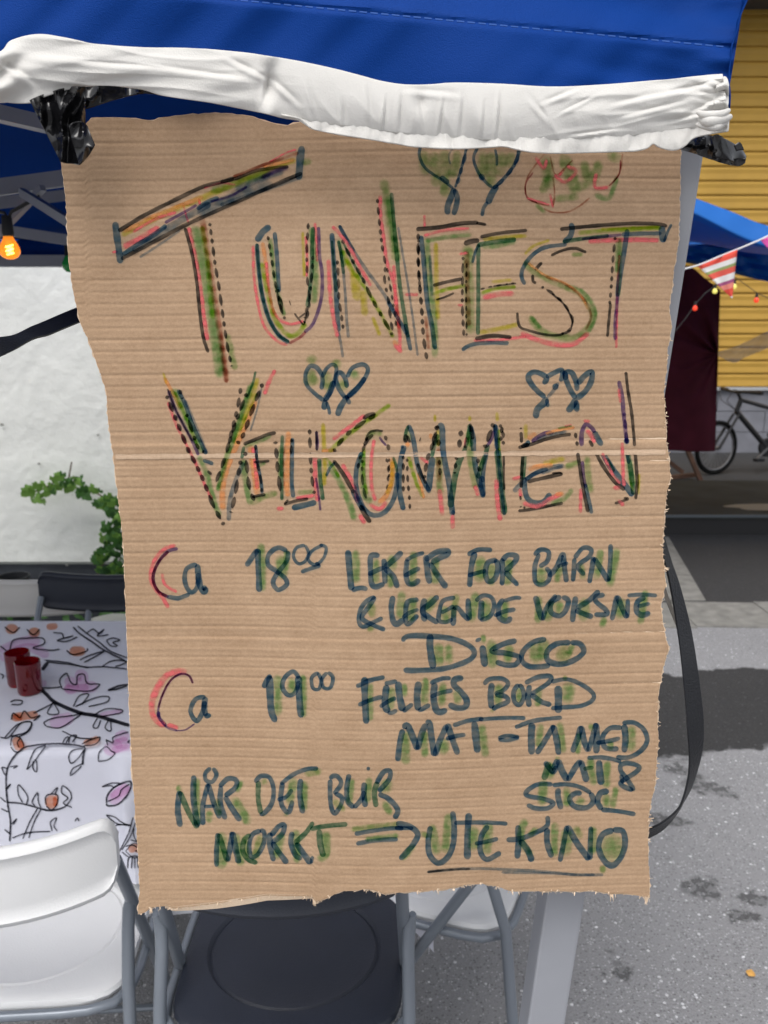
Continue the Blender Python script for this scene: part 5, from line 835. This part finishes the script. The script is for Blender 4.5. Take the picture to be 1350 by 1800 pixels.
# ------------------------------------------------------------ red glass candle holders
M_rg = bpy.data.materials.new('red_glass'); M_rg.use_nodes = True; b = M_rg.node_tree.nodes['Principled BSDF']
b.inputs['Base Color'].default_value = (.22, .003, .006, 1); b.inputs['Roughness'].default_value = .12; b.inputs['Transmission Weight'].default_value = .6; b.inputs['Coat Weight'].default_value = .4
for px, py, h_, lb in ((58, 1216, .070, 'front red glass candle holder, the one nearer the viewer'), (40, 1202, .074, 'rear red glass candle holder, half hidden behind its twin')):
    p = PZ(px - 5, py, ZT + .002); r_ = .0265
    t = thing('candle_holder', lb, 'candle holder', 'red glass candle holders on the table', loc=p)
    m = MB(); m.lathe([(0, .0), (r_ * .86, .0), (r_ * .94, .006), (r_ * 1.0, h_), (r_ * .93, h_ + .001), (r_ * .87, .010), (0, .010)], 28); m.build('glass_cup', M_rg, t)
    m = MB(); m.lathe([(0, .011), (.018, .011), (.018, .026), (0, .026)], 16); m.build('tea_light', mat('wax', (.5, .12, .10), .5), t)
# ------------------------------------------------------------ folding chairs
M_wp = mat('white_plastic', (.72, .725, .73), .48, var=.05, vscale=4, bump=.0004, bscale=300); M_bp = mat('black_plastic', (.017, .021, .033), .5, bump=.0005, bscale=350, var=.15, vscale=7)
M_tube = mat('grey_lacquered_tube', (.20, .225, .26), .34, metal=.25, var=.05, vscale=10)
def chair(label, cat_g, loc, rz, mp, backc=.06, pw=.205, ztop=.765):
    t = thing('folding_chair', label, 'chair', cat_g, loc, rz)
    sw, sd_ = .185, .175
    # seat: rounded rectangle, dished
    def rr(k, n, w_, d_, r_):
        a = 2 * math.pi * k / n; c, s = math.cos(a), math.sin(a); r = (abs(c / w_) ** 6 + abs(s / d_) ** 6) ** (-1 / 6)
        return r * c, r * s
    m = MB(); N = 64; rings = [(.0, 0), (.3, 0), (.55, .001), (.615, .0012), (.635, -.0012), (.66, .0045), (.90, .006), (.95, .005), (.985, .003), (1.0, -.004), (.985, -.012), (.9, -.012), (0, -.012)]
    o0 = 0
    for q, z in rings:
        for k in range(N):
            if q <= .66: a = 2 * math.pi * k / N; x, y = (.150 * q / .66) * math.cos(a), (.140 * q / .66) * math.sin(a)
            else: x, y = rr(k, N, sw * q, sd_ * q, .03)
            m.v.append((x, y, .45 + z - (.004 if q < .6 else 0)))
    for i in range(len(rings) - 1):
        for k in range(N): k2 = (k + 1) % N; m.f.append((i * N + k, i * N + k2, (i + 1) * N + k2, (i + 1) * N + k))
    m.build('seat', mp, t)
    m = MB(); m.tube([(x, y, .437) for x, y in (rr(k, 40, sw + .010, sd_ + .008, .03) for k in range(40))], .0082, 10, closed=True); m.build('seat_frame', M_tube, t)
    # curved back panel with rolled edge
    m = MB(); N2 = 28; prof = []
    zc, hh, th = ztop - .062, .062, .011
    for k in range(24):
        a = 2 * math.pi * k / 24; c, s = math.cos(a), math.sin(a); prof.append((th * (abs(c) ** .6) * (1 if c > 0 else -1), hh * (abs(s) ** .55) * (1 if s > 0 else -1)))
    for i in range(N2 + 1):
        u = math.sin(math.pi / 2 * (-1 + 2 * i / N2)) if True else 0; x = u * pw; y = -.215 + backc * abs(u) ** 2.2 * .75 - backc * .6
        hs_ = 1.0 if abs(u) < .86 else max(.45, (1 - ((abs(u) - .86) / .14) ** 3) ** (1 / 3)); bow = -.006 * (1 - u * u)
        for a, b_ in prof: m.v.append((x * (1 - .0 * abs(b_)), y + a * (1.4 if abs(b_) > hh * .8 else .75), zc + b_ * hs_ + bow + .010 * abs(u) ** 2))
    for i in range(N2):
        for k in range(24): k2 = (k + 1) % 24; m.f.append((i * 24 + k, i * 24 + k2, (i + 1) * 24 + k2, (i + 1) * 24 + k))
    m.f.append(tuple(reversed(range(24)))); m.f.append(tuple(N2 * 24 + k for k in range(24)))
    m.build('backrest', mp, t)
    yb = -.215 + backc * .75 - backc * .6
    for s in (-1, 1):
        q1, q2 = Vector((s * .204, yb + .020, ztop - .16)), Vector((s * .210, .05, .40)); m = MB(); m.tube([(s * (pw - .008), yb + .010, ztop - .075), (s * .210, .19, .02)], .0102, 12); m.build('leg', M_tube, t)
        tq = (ztop - .075 - .61) / (ztop - .095); ys_ = yb + .010 + (.18 - yb) * tq; P_ = [Vector(p) for p in spl([(s * .200, ys_, .612), (s * .195, ys_ + .004, .585), (s * .193, ys_ - .004, .55)], .008)] + [Vector((s * .194, ys_ - .03, .47)), Vector((s * .196, yb - .02, .02))]; m = MB(); m.tube(P_, [min(.0102, .0055 + .0016 * i) for i in range(len(P_))], 12); m.build('leg', M_tube, t)
        for yy in (.20, yb - .02): m = MB(); m.tube([(s * (.210 if yy > 0 else .196), yy, 0), (s * (.210 if yy > 0 else .196), yy, .03)], .0135, 12); m.build('rubber_foot', M_bp, t)
    m = MB(); m.tube([(-.21, .15, .13), (.21, .15, .13)], .007, 8); m.build('stretcher', M_tube, t)
    m = MB(); m.tube([(-.196, yb, .12), (.196, yb, .12)], .007, 8); m.build('stretcher', M_tube, t)
    return t
GC = 'folding chairs around the table'
chair('white plastic folding chair at the lower left, back to the viewer', GC, (-.617, 1.285, 0), R(4), M_wp, .075, ztop=.79)
chair('black plastic folding chair in front, directly under the sign', GC, (-.155, 1.235, 0), 0, M_bp, .05, pw=.186, ztop=.838)
chair('white folding chair at the right end of the table, beside the canopy leg', GC, (.115, 1.50, 0), R(69), M_wp, .06)
a = PY(45, 1025, 2.35); chair('pale grey folding chair behind the table beside the black one', GC, (PY(22, 1050, 2.40).x, 2.32, 0), R(184), mat('grey_plastic', (.62, .60, .57), .5), .02, ztop=PY(40, 1024, 2.5).z)
chair('black folding chair on the far side of the table, below the ivy', GC, (PY(165, 1050, 2.45).x, 2.30, 0), R(178), M_bp, .012, ztop=PY(150, 1011, 2.5).z)
# ------------------------------------------------------------ ivy on the wall
ivy = thing('creeper_plant', 'green creeper climbing the white wall left of the sign', 'climbing plant', loc=PY(180, 980, 4.05))
M_lf = [mat('leaf_green', (.075, .19, .045), .5, var=.3, vscale=9, trans=.3), mat('leaf_light', (.19, .36, .07), .5, var=.25, vscale=9, trans=.25), mat('leaf_dark', (.04, .11, .03), .5, var=.3, vscale=9, trans=.2)]
def leafmesh(m_):
    m = MB(); pts = [(0, 0, 0)]; out = []
    for a, r_ in ((-90, .12), (-60, .45), (-40, .62), (-12, .58), (10, .78), (28, .60), (48, .70), (66, .86), (90, 1.12), (114, .86), (132, .70), (152, .60), (170, .78), (192, .58), (220, .62), (240, .45)):
        out.append((r_ * math.cos(R(a)), r_ * math.sin(R(a)), .10 * math.sin(R(a) * 3) - .12 * r_))
    pts += out; m.add(pts, [(0, i + 1, (i + 1) % 16 + 1) for i in range(16)])
    o = m.build('leaf', m_, ivy); return o
protos = [leafmesh(x) for x in M_lf]; first = [True] * 3
from mathutils import Euler
def leaf(px, py, Y, s, c):
    p = PY(px, py, Y) - ivy.location
    if first[c]: o = protos[c]; first[c] = False
    else: o = protos[c].copy(); COL.objects.link(o)
    o.location = p; o.scale = (s,) * 3; o.rotation_euler = Euler((R(90 + random.uniform(-40, 35)), random.uniform(-.5, .5), 0), 'XYZ').to_matrix().to_4x4().to_euler()
    o.rotation_euler = (R(65 + random.uniform(-25, 30)), R(180 + random.uniform(-55, 55)), random.uniform(-.6, .6))
random.seed(31)
arm = [(54, 866), (75, 860), (95, 848), (115, 842), (135, 850), (155, 858), (175, 870), (192, 880), (210, 892)]
for q in spl(arm, 9):
    for _ in range(4): leaf(q.x + random.uniform(-10, 10), q.y + random.uniform(-10, 16), 4.0 + random.uniform(-.06, .02), random.uniform(.022, .042), 1 if q.x < 130 and random.random() < .7 else random.choice((0, 0, 1)))
down = [(205, 895), (200, 930), (192, 960), (182, 990), (172, 1010), (205, 1010), (214, 950), (222, 920)]
for q in spl(down, 9):
    for _ in range(4): leaf(q.x + random.uniform(-16, 16), q.y + random.uniform(-12, 12), 3.98 + random.uniform(-.08, .03), random.uniform(.022, .044), random.choice((0, 0, 2, 1)))
for _ in range(26): leaf(random.uniform(160, 260), random.uniform(955, 1040), 3.9 + random.uniform(-.1, .1), random.uniform(.022, .044), random.choice((0, 0, 2, 1)))
for _ in range(30): leaf(random.uniform(228, 460), random.uniform(860, 1080), 3.95 + random.uniform(-.1, .08), random.uniform(.022, .044), random.choice((0, 2, 1)))
m = MB()
for path in (arm, down, [(120, 845), (126, 812)], [(190, 1000), (260, 1060), (300, 1120)]): m.tube([PY(x, y, 4.05) - ivy.location for x, y in [(q.x, q.y) for q in spl(path, 10)]], .004, 6)
m.build('stem', mat('stem_brown', (.10, .055, .035), .7), ivy)
# low greens behind the chairs
m = MB(); random.seed(5)
for k in range(2600):
    x = random.uniform(-2.9, .7); y = random.uniform(2.75, 3.95); z = random.uniform(0, .26) ; s = random.uniform(.012, .035); a = Vector((random.uniform(-1, 1), random.uniform(-1, 1), random.uniform(-.3, 1))).normalized(); b = a.orthogonal().normalized()
    c = Vector((x, y, z)); m.add([c - b * s * .5, c + a * s, c + b * s * .5, c - a * s], [(0, 1, 2, 3)])
o = m.build('ground_plants', M_lf[0], smooth=False, origin=(-1, 3.3, 0)); tag(o, 'low green plants on the ground behind the far chairs', kind='stuff')
rk = thing('border_stone', 'pale flat stone among the greens behind the black far chair', 'stone', loc=PZ(190, 1096, .12) + Vector((0, .9, 0)))
rk.location = (PY(190, 1093, 3.3).x, 3.3, PY(190, 1093, 3.3).z - .03)
m = MB(); m.lathe([(0, .04), (.07, .038), (.11, .02), (.12, 0), (.1, -.1), (0, -.1)], 12)
m.v = [(x * 1.1 + .02 * nz(x * 9, y * 9), y + .02 * nz(x * 8, y * 7, 3), z + .008 * nz(x * 9, y * 9, 4)) for x, y, z in m.v]; m.build('stone', mat('pale_stone', (.42, .42, .38), .9, bump=.003, bscale=30), rk)
# dark drum behind the grey chair
p = PY(26, 1035, 3.6); t = thing('black_tub', 'dark round tub on the ground behind the grey chair', 'tub', loc=(p.x, 3.6, 0)); zt_ = PY(26, 1012, 3.6).z
m = MB(); m.lathe([(0, 0), (.05, 0), (.065, zt_), (.07, zt_), (.07, zt_ - .02), (.06, zt_ - .02), (.05, .01), (0, .01)], 24); m.build('tub_shell', mat('dark_tub', (.02, .022, .025), .5), t)
# ------------------------------------------------------------ light bulbs
M_glow = bpy.data.materials.new('amber_bulb_glass'); M_glow.use_nodes = True; b = M_glow.node_tree.nodes['Principled BSDF']
b.inputs['Base Color'].default_value = (.9, .42, .05, 1); b.inputs['Emission Color'].default_value = (1, .42, .05, 1); b.inputs['Emission Strength'].default_value = .75; b.inputs['Roughness'].default_value = .1
M_fil = bpy.data.materials.new('filament_glow'); M_fil.use_nodes = True; b = M_fil.node_tree.nodes['Principled BSDF']; b.inputs['Emission Color'].default_value = (1, .72, .25, 1); b.inputs['Emission Strength'].default_value = 8
M_ag = bpy.data.materials.new('amber_clear'); M_ag.use_nodes = True; n_ = M_ag.node_tree.nodes; l_ = M_ag.node_tree.links
b = n_['Principled BSDF']; b.inputs['Base Color'].default_value = (.9, .35, .04, 1); b.inputs['Roughness'].default_value = .05; b.inputs['Emission Color'].default_value = (1, .40, .04, 1); b.inputs['Emission Strength'].default_value = .45
tp = n_.new('ShaderNodeBsdfTransparent'); tp.inputs[0].default_value = (1, .72, .3, 1); ms = n_.new('ShaderNodeMixShader'); ms.inputs[0].default_value = .5; l_.new(tp.outputs[0], ms.inputs[1]); l_.new(b.outputs[0], ms.inputs[2]); l_.new(ms.outputs[0], n_['Material Output'].inputs[0])
M_sock = mat('socket_black', (.012, .012, .012), .4)
p = PY(14, 410, 2.0); t = thing('festoon_bulb', 'lit amber light bulb hanging under the near canopy', 'light bulb', loc=p); t.scale = (.85,) * 3
m = MB(); m.lathe([(0, .045), (.013, .045), (.016, .0), (.014, -.008), (0, -.008)], 16); m.build('socket', M_sock, t)
m = MB(); m.lathe([(.012, -.006), (.014, -.014), (.022, -.028), (.0275, -.042), (.027, -.052), (.020, -.062), (.010, -.067), (0, -.068)], 20); m.build('bulb_glass', M_ag, t)
m = MB(); m.tube([(.010 * math.cos(i * .9), .004 * math.sin(i * .9), -.030 - .0015 * i) for i in range(18)], .0022, 6); m.build('filament', M_fil, t)
wc = MB(); wc.tube([tuple(PY(x, y, 2.0)) for x, y in ((-120, 330), (-40, 365), (8, 374), (14, 385), (20, 372), (70, 345))], .004, 6); o = wc.build('cable', M_sock, None, origin=p + Vector((0, 0, .06))); tag(o, 'black festoon cable under the near canopy roof', 'cable')
def gl(name, c, e):
    m = bpy.data.materials.new(name); m.use_nodes = True; b = m.node_tree.nodes['Principled BSDF']; b.inputs['Base Color'].default_value = (*c, 1); b.inputs['Emission Color'].default_value = (*c, 1); b.inputs['Emission Strength'].default_value = e; b.inputs['Roughness'].default_value = .1; return m
M_rb, M_yb, M_gb = gl('red_bulb', (.8, .05, .02), .45), gl('yellow_bulb', (.75, .65, .15), .4), mat('green_bulb', (.02, .35, .06), .2)
wl = MB(); Yl = 4.2
wl.tube([tuple(PY(x, y, Yl)) for x, y in ((1180, 590), (1205, 560), (1222, 535), (1240, 515), (1257, 503), (1275, 495), (1292, 487), (1310, 500), (1332, 516), (1365, 530), (1420, 545))], .002, 6)
o = wl.build('light_cable', M_sock, None, origin=PY(1290, 487, Yl)); tag(o, 'dark wire of the coloured string lights across the yard', 'cable')
for px, py, mt, lb in ((1222, 537, M_rb, 'red string light bulb in front of the maroon cloth'), (1257, 507, M_yb, 'pale yellow string light bulb at the top of the maroon cloth'), (1291, 499, M_yb, 'yellow string light bulb right of the striped flag'), (1330, 523, M_rb, 'red string light bulb against the ochre cladding')):
    p = PY(px, py, Yl); t = thing('string_light_bulb', lb, 'light bulb', 'coloured string light bulbs', loc=p); t.scale = (.72,) * 3
    m = MB(); m.lathe([(0, .028), (.009, .028), (.011, .0), (0, 0)], 10); m.build('socket', M_sock, t); m = MB(); m.lathe([(.009, 0), (.016, -.014), (.017, -.024), (.010, -.034), (0, -.036)], 12); m.build('bulb_glass', mt, t)
p = PY(121, 455, 3.0); t = thing('string_light_bulb', 'unlit green bulb half hidden behind the left edge of the sign', 'light bulb', 'coloured string light bulbs', loc=p)
m = MB(); m.lathe([(0, .05), (.012, .05), (.014, .01), (0, .01)], 10); m.build('socket', M_sock, t); m = MB(); m.lathe([(.012, .01), (.024, -.014), (.024, -.03), (.012, -.044), (0, -.046)], 12); m.build('bulb_glass', M_gb, t)
# ------------------------------------------------------------ bunting
Yb = 2.4
bn = thing('bunting', 'striped and pink triangular pennants on a white cord before the second canopy', 'bunting', loc=PY(1270, 460, Yb))
def bb(m, name, mt, solid=.001): o = m.build(name, mt, bn, True, solid, origin=bn.location); o.location = (0, 0, 0); return o
cp = [(1120, 505), (1190, 477), (1228, 466), (1262, 452), (1297, 438), (1335, 422), (1380, 402), (1460, 380)]
m = MB(); m.tube([PY(q.x, q.y, Yb) for q in spl(cp, 12)], .0026, 6); bb(m, 'cord', mat('white_cord', (.7, .7, .7), .7), 0)
def flagmat():
    m = bpy.data.materials.new('striped_flag'); m.use_nodes = True; n = m.node_tree.nodes; l = m.node_tree.links; b = n['Principled BSDF']; b.inputs['Roughness'].default_value = .8
    tc = n.new('ShaderNodeTexCoord'); sp = n.new('ShaderNodeSeparateXYZ'); l.new(tc.outputs['Object'], sp.inputs[0]); ma = mathn(n, l)
    z = ma('ADD', sp.outputs[2], ma('MULTIPLY', sp.outputs[0], -.36)); f = ma('FRACT', ma('MULTIPLY', z, 9.5))
    r = n.new('ShaderNodeValToRGB'); r.color_ramp.interpolation = 'CONSTANT'; l.new(f, r.inputs[0]); e = r.color_ramp.elements
    cs = [(0, (.75, .08, .05)), (.22, (.80, .25, .20)), (.36, (.35, .08, .20)), (.45, (.78, .76, .74)), (.62, (.70, .10, .07)), (.78, (.28, .33, .12)), (.86, (.75, .74, .72))]
    e[0].position = 0; e[0].color = (*cs[0][1], 1); e[1].position = cs[1][0]; e[1].color = (*cs[1][1], 1)
    for p_, c in cs[2:]: x = e.new(p_); x.color = (*c, 1)
    l.new(r.outputs[0], b.inputs['Base Color']); return m
def flag(a, b, c, mt, lab):
    m = MB(); m.grid(lambda u, v: PY(*[(a[i] + (b[i] - a[i]) * u) * (1 - v) + c[i] * v for i in (0, 1)], Yb + .012 * math.sin(u * 5 + v * 2) * (1 - v)), 10, 14); o = bb(m, 'pennant', mt); o['label'] = lab
flag((1226, 467), (1296, 439), (1287, 525), flagmat(), 'red, orange and white striped pennant')
flag((1336, 421), (1400, 398), (1380, 470), mat('pink_flag', (.75, .10, .40), .8, var=.3, vscale=60), 'pink pennant cut by the picture edge')
flag((1150, 494), (1188, 478), (1180, 562), mat('green_print_flag', (.35, .45, .12), .8, col2=(.75, .75, .70), vscale=60), 'green and white pennant behind the leg')
# ------------------------------------------------------------ maroon cloth, gauze
M_mr = mat('maroon_cloth', (.065, .008, .017), .85, var=.2, vscale=6, spec=.2)
def my(u, v, x, y):
    dx, dy = 1262 - x, y - 622; ang = math.atan2(dy, dx); r_ = math.hypot(dx, dy)
    return 6.75 + .10 * nz(ang * 3.2, 3) * math.exp(-r_ / 110) * (1 if dx > 0 else 0) + .02 * nz(x * .03, y * .006) + .05 * math.exp(-((x - 1262) / 12) ** 2)
m = MB(); patch(m, [(1120, 462), (1180, 468), (1215, 470), (1240, 490), (1266, 510)], [(1120, 790), (1180, 792), (1215, 794), (1245, 794), (1257, 793)], 70, 110, my)
o = m.build('hanging_cloth', M_mr, None, True, .004, origin=PY(1200, 600, 6.75)); tag(o, 'maroon cloth hanging from the second canopy, gathered at its side', 'cloth')
M_gz = bpy.data.materials.new('grey_gauze'); M_gz.use_nodes = True; n_ = M_gz.node_tree.nodes; l_ = M_gz.node_tree.links; n_['Principled BSDF'].inputs['Base Color'].default_value = (.36, .34, .36, 1); n_['Principled BSDF'].inputs['Roughness'].default_value = .9
tp = n_.new('ShaderNodeBsdfTransparent'); ms = n_.new('ShaderNodeMixShader'); ms.inputs[0].default_value = .55; l_.new(tp.outputs[0], ms.inputs[1]); l_.new(n_['Principled BSDF'].outputs[0], ms.inputs[2]); l_.new(ms.outputs[0], n_['Material Output'].inputs[0])
m = MB(); patch(m, [(1262, 619), (1300, 606), (1350, 582), (1400, 560), (1480, 530)], [(1262, 626), (1290, 638), (1310, 628), (1350, 612), (1480, 560)], 40, 6, lambda u, v, x, y: 6.7 + .02 * math.sin(x * .1 + v * 3)); o = m.build('gauze_scarf', M_gz, None, origin=PY(1310, 610, 6.7)); tag(o, 'thin grey gauze strip stretched from the maroon cloth to the right', 'gauze')
# ------------------------------------------------------------ bicycle
YB_ = 8.6
bk = thing('bicycle', 'dark mountain bike leaning by the grey base of the yellow building', 'bicycle', loc=(PY(1254, 843, YB_).x, YB_, 0)); BO = bk.location
M_bk = mat('bike_black', (.010, .010, .012), .4); M_ty = mat('tyre_rubber', (.008, .008, .008), .95, spec=.1); M_al = mat('bike_alloy', (.22, .22, .23), .35, metal=.6)
RW = .285
def bkb(m, n, mt, par=bk): o = m.build(n, mt, par); return o
L_w = 1.02; rotf = R(24)
def wheel(x, y, rz):
    c = Vector((x, y, RW)); ax = Vector((math.cos(rz), math.sin(rz), 0))
    wh = MB(); wh.tube([c + ax * (RW - .022) * math.cos(t) + Vector((0, 0, (RW - .022) * math.sin(t))) for t in [i / 48 * 2 * math.pi for i in range(48)]], .024, 8, True); w0 = bkb(wh, 'wheel', M_ty)
    m = MB(); m.tube([c + ax * (RW - .05) * math.cos(t) + Vector((0, 0, (RW - .05) * math.sin(t))) for t in [i / 40 * 2 * math.pi for i in range(40)]], .009, 6, True); m.build('rim', M_al, w0)
    m = MB()
    for i in range(24): t = i / 24 * 2 * math.pi; m.tube([c, c + ax * (RW - .05) * math.cos(t) + Vector((0, 0, (RW - .05) * math.sin(t)))], .0016, 4)
    o = m.build('spokes', M_al, w0); o['kind'] = 'stuff'
    m = MB(); nn_ = Vector((-ax.y, ax.x, 0)); m.tube([c - nn_ * .05, c + nn_ * .05], .02, 8); m.build('hub', M_al, w0)
dr = Vector((math.cos(R(12)), math.sin(R(12)), 0)); wheel(0, 0, rotf); wheel(*(dr * L_w).xy, R(12))
def bp_(x, z, o_=0): return dr * x + Vector((-dr.y, dr.x, 0)) * o_ + Vector((0, 0, z))
hd, hd2, bbk, st_, se = bp_(.24, .78), bp_(.20, .66), bp_(.60, .27), bp_(.72, .80), bp_(.74, .92)
def tb_(n, a, b, r_, mt=M_bk): m = MB(); m.tube([a, b], r_, 8); return bkb(m, n, mt)
tb_('head_tube', hd, hd2, .026); tb_('down_tube', hd2, bbk, .028); tb_('top_tube', hd, bp_(.69, .66), .020); tb_('seat_tube', bbk, st_, .018)
for s in (-1, 1):
    tb_('fork_blade', hd2 + bp_(0, -.03, s * .045), bp_(0, RW, s * .055), .015); tb_('chain_stay', bbk + bp_(0, 0, s * .04), bp_(L_w, RW, s * .06), .010); tb_('seat_stay', bp_(.69, .66, s * .02), bp_(L_w, RW, s * .06), .010)
tb_('stem', hd, bp_(.20, .85), .018); m = MB(); m.tube([bp_(.22, .87, -.30), bp_(.17, .87, -.12), bp_(.17, .86, 0), bp_(.17, .87, .12), bp_(.22, .87, .30)], .013, 8); hb = bkb(m, 'handlebar', M_bk)
for s in (-1, 1): m = MB(); m.tube([bp_(.21, .872, s * .20), bp_(.235, .872, s * .34)], .019, 8); m.build('grip', M_bk, hb)
for s in (-1, 1):   # cables
    m = MB(); m.tube([bp_(.18, .86, s * .16), bp_(.06, .90, s * .12), bp_(.04, .78, s * .05), bp_(.18, .68, 0)], .004, 5); m.build('brake_cable', M_bk, hb)
m = MB(); m.lathe([(0, .02), (.09, .02), (.10, 0), (.09, -.02), (0, -.02)], 20); ch = bkb(m, 'crankset', M_bk); ch.location = bbk; ch.rotation_euler = (R(90), 0, R(12))
m = MB(); m.bar((0, 0, .03), (-.12, -.11, .03), .02, .012, Vector((0, 0, 1))); m.bar((0, 0, -.05), (.12, .11, -.05), .02, .012); m.build('crank_arm', M_al, ch)
for x, y, z in ((-.13, -.12, .07), (.13, .12, -.09)): m = MB(); m.box((x, y, z), (.09, .03, .07)); m.build('pedal', M_bk, ch, False)
m = MB(); m.tube([bp_(.62, .93), bp_(.72, .95), bp_(.86, .95)], [.02, .04, .065], 10); m.v = [(x, y, .94 + (z - .94) * .5) for x, y, z in m.v]; bkb(m, 'saddle', M_bk); tb_('seat_post', st_, se, .014, M_al)
# ------------------------------------------------------------ fallen leaf
p = PZ(1320, 1712, .006); m = MB(); m.add([(0, 0, .004), (.010, .004, 0), (.006, .012, .003), (-.006, .011, .001), (-.011, .003, .003), (-.008, -.007, 0), (.003, -.010, .002), (.009, -.005, 0)], [(0, i, i % 7 + 1) for i in range(1, 8)])
o = m.build('fallen_leaf', mat('orange_leaf', (.62, .33, .08), .7), None, False); o.location = p; tag(o, 'small orange leaf lying on the asphalt at lower right', 'leaf')
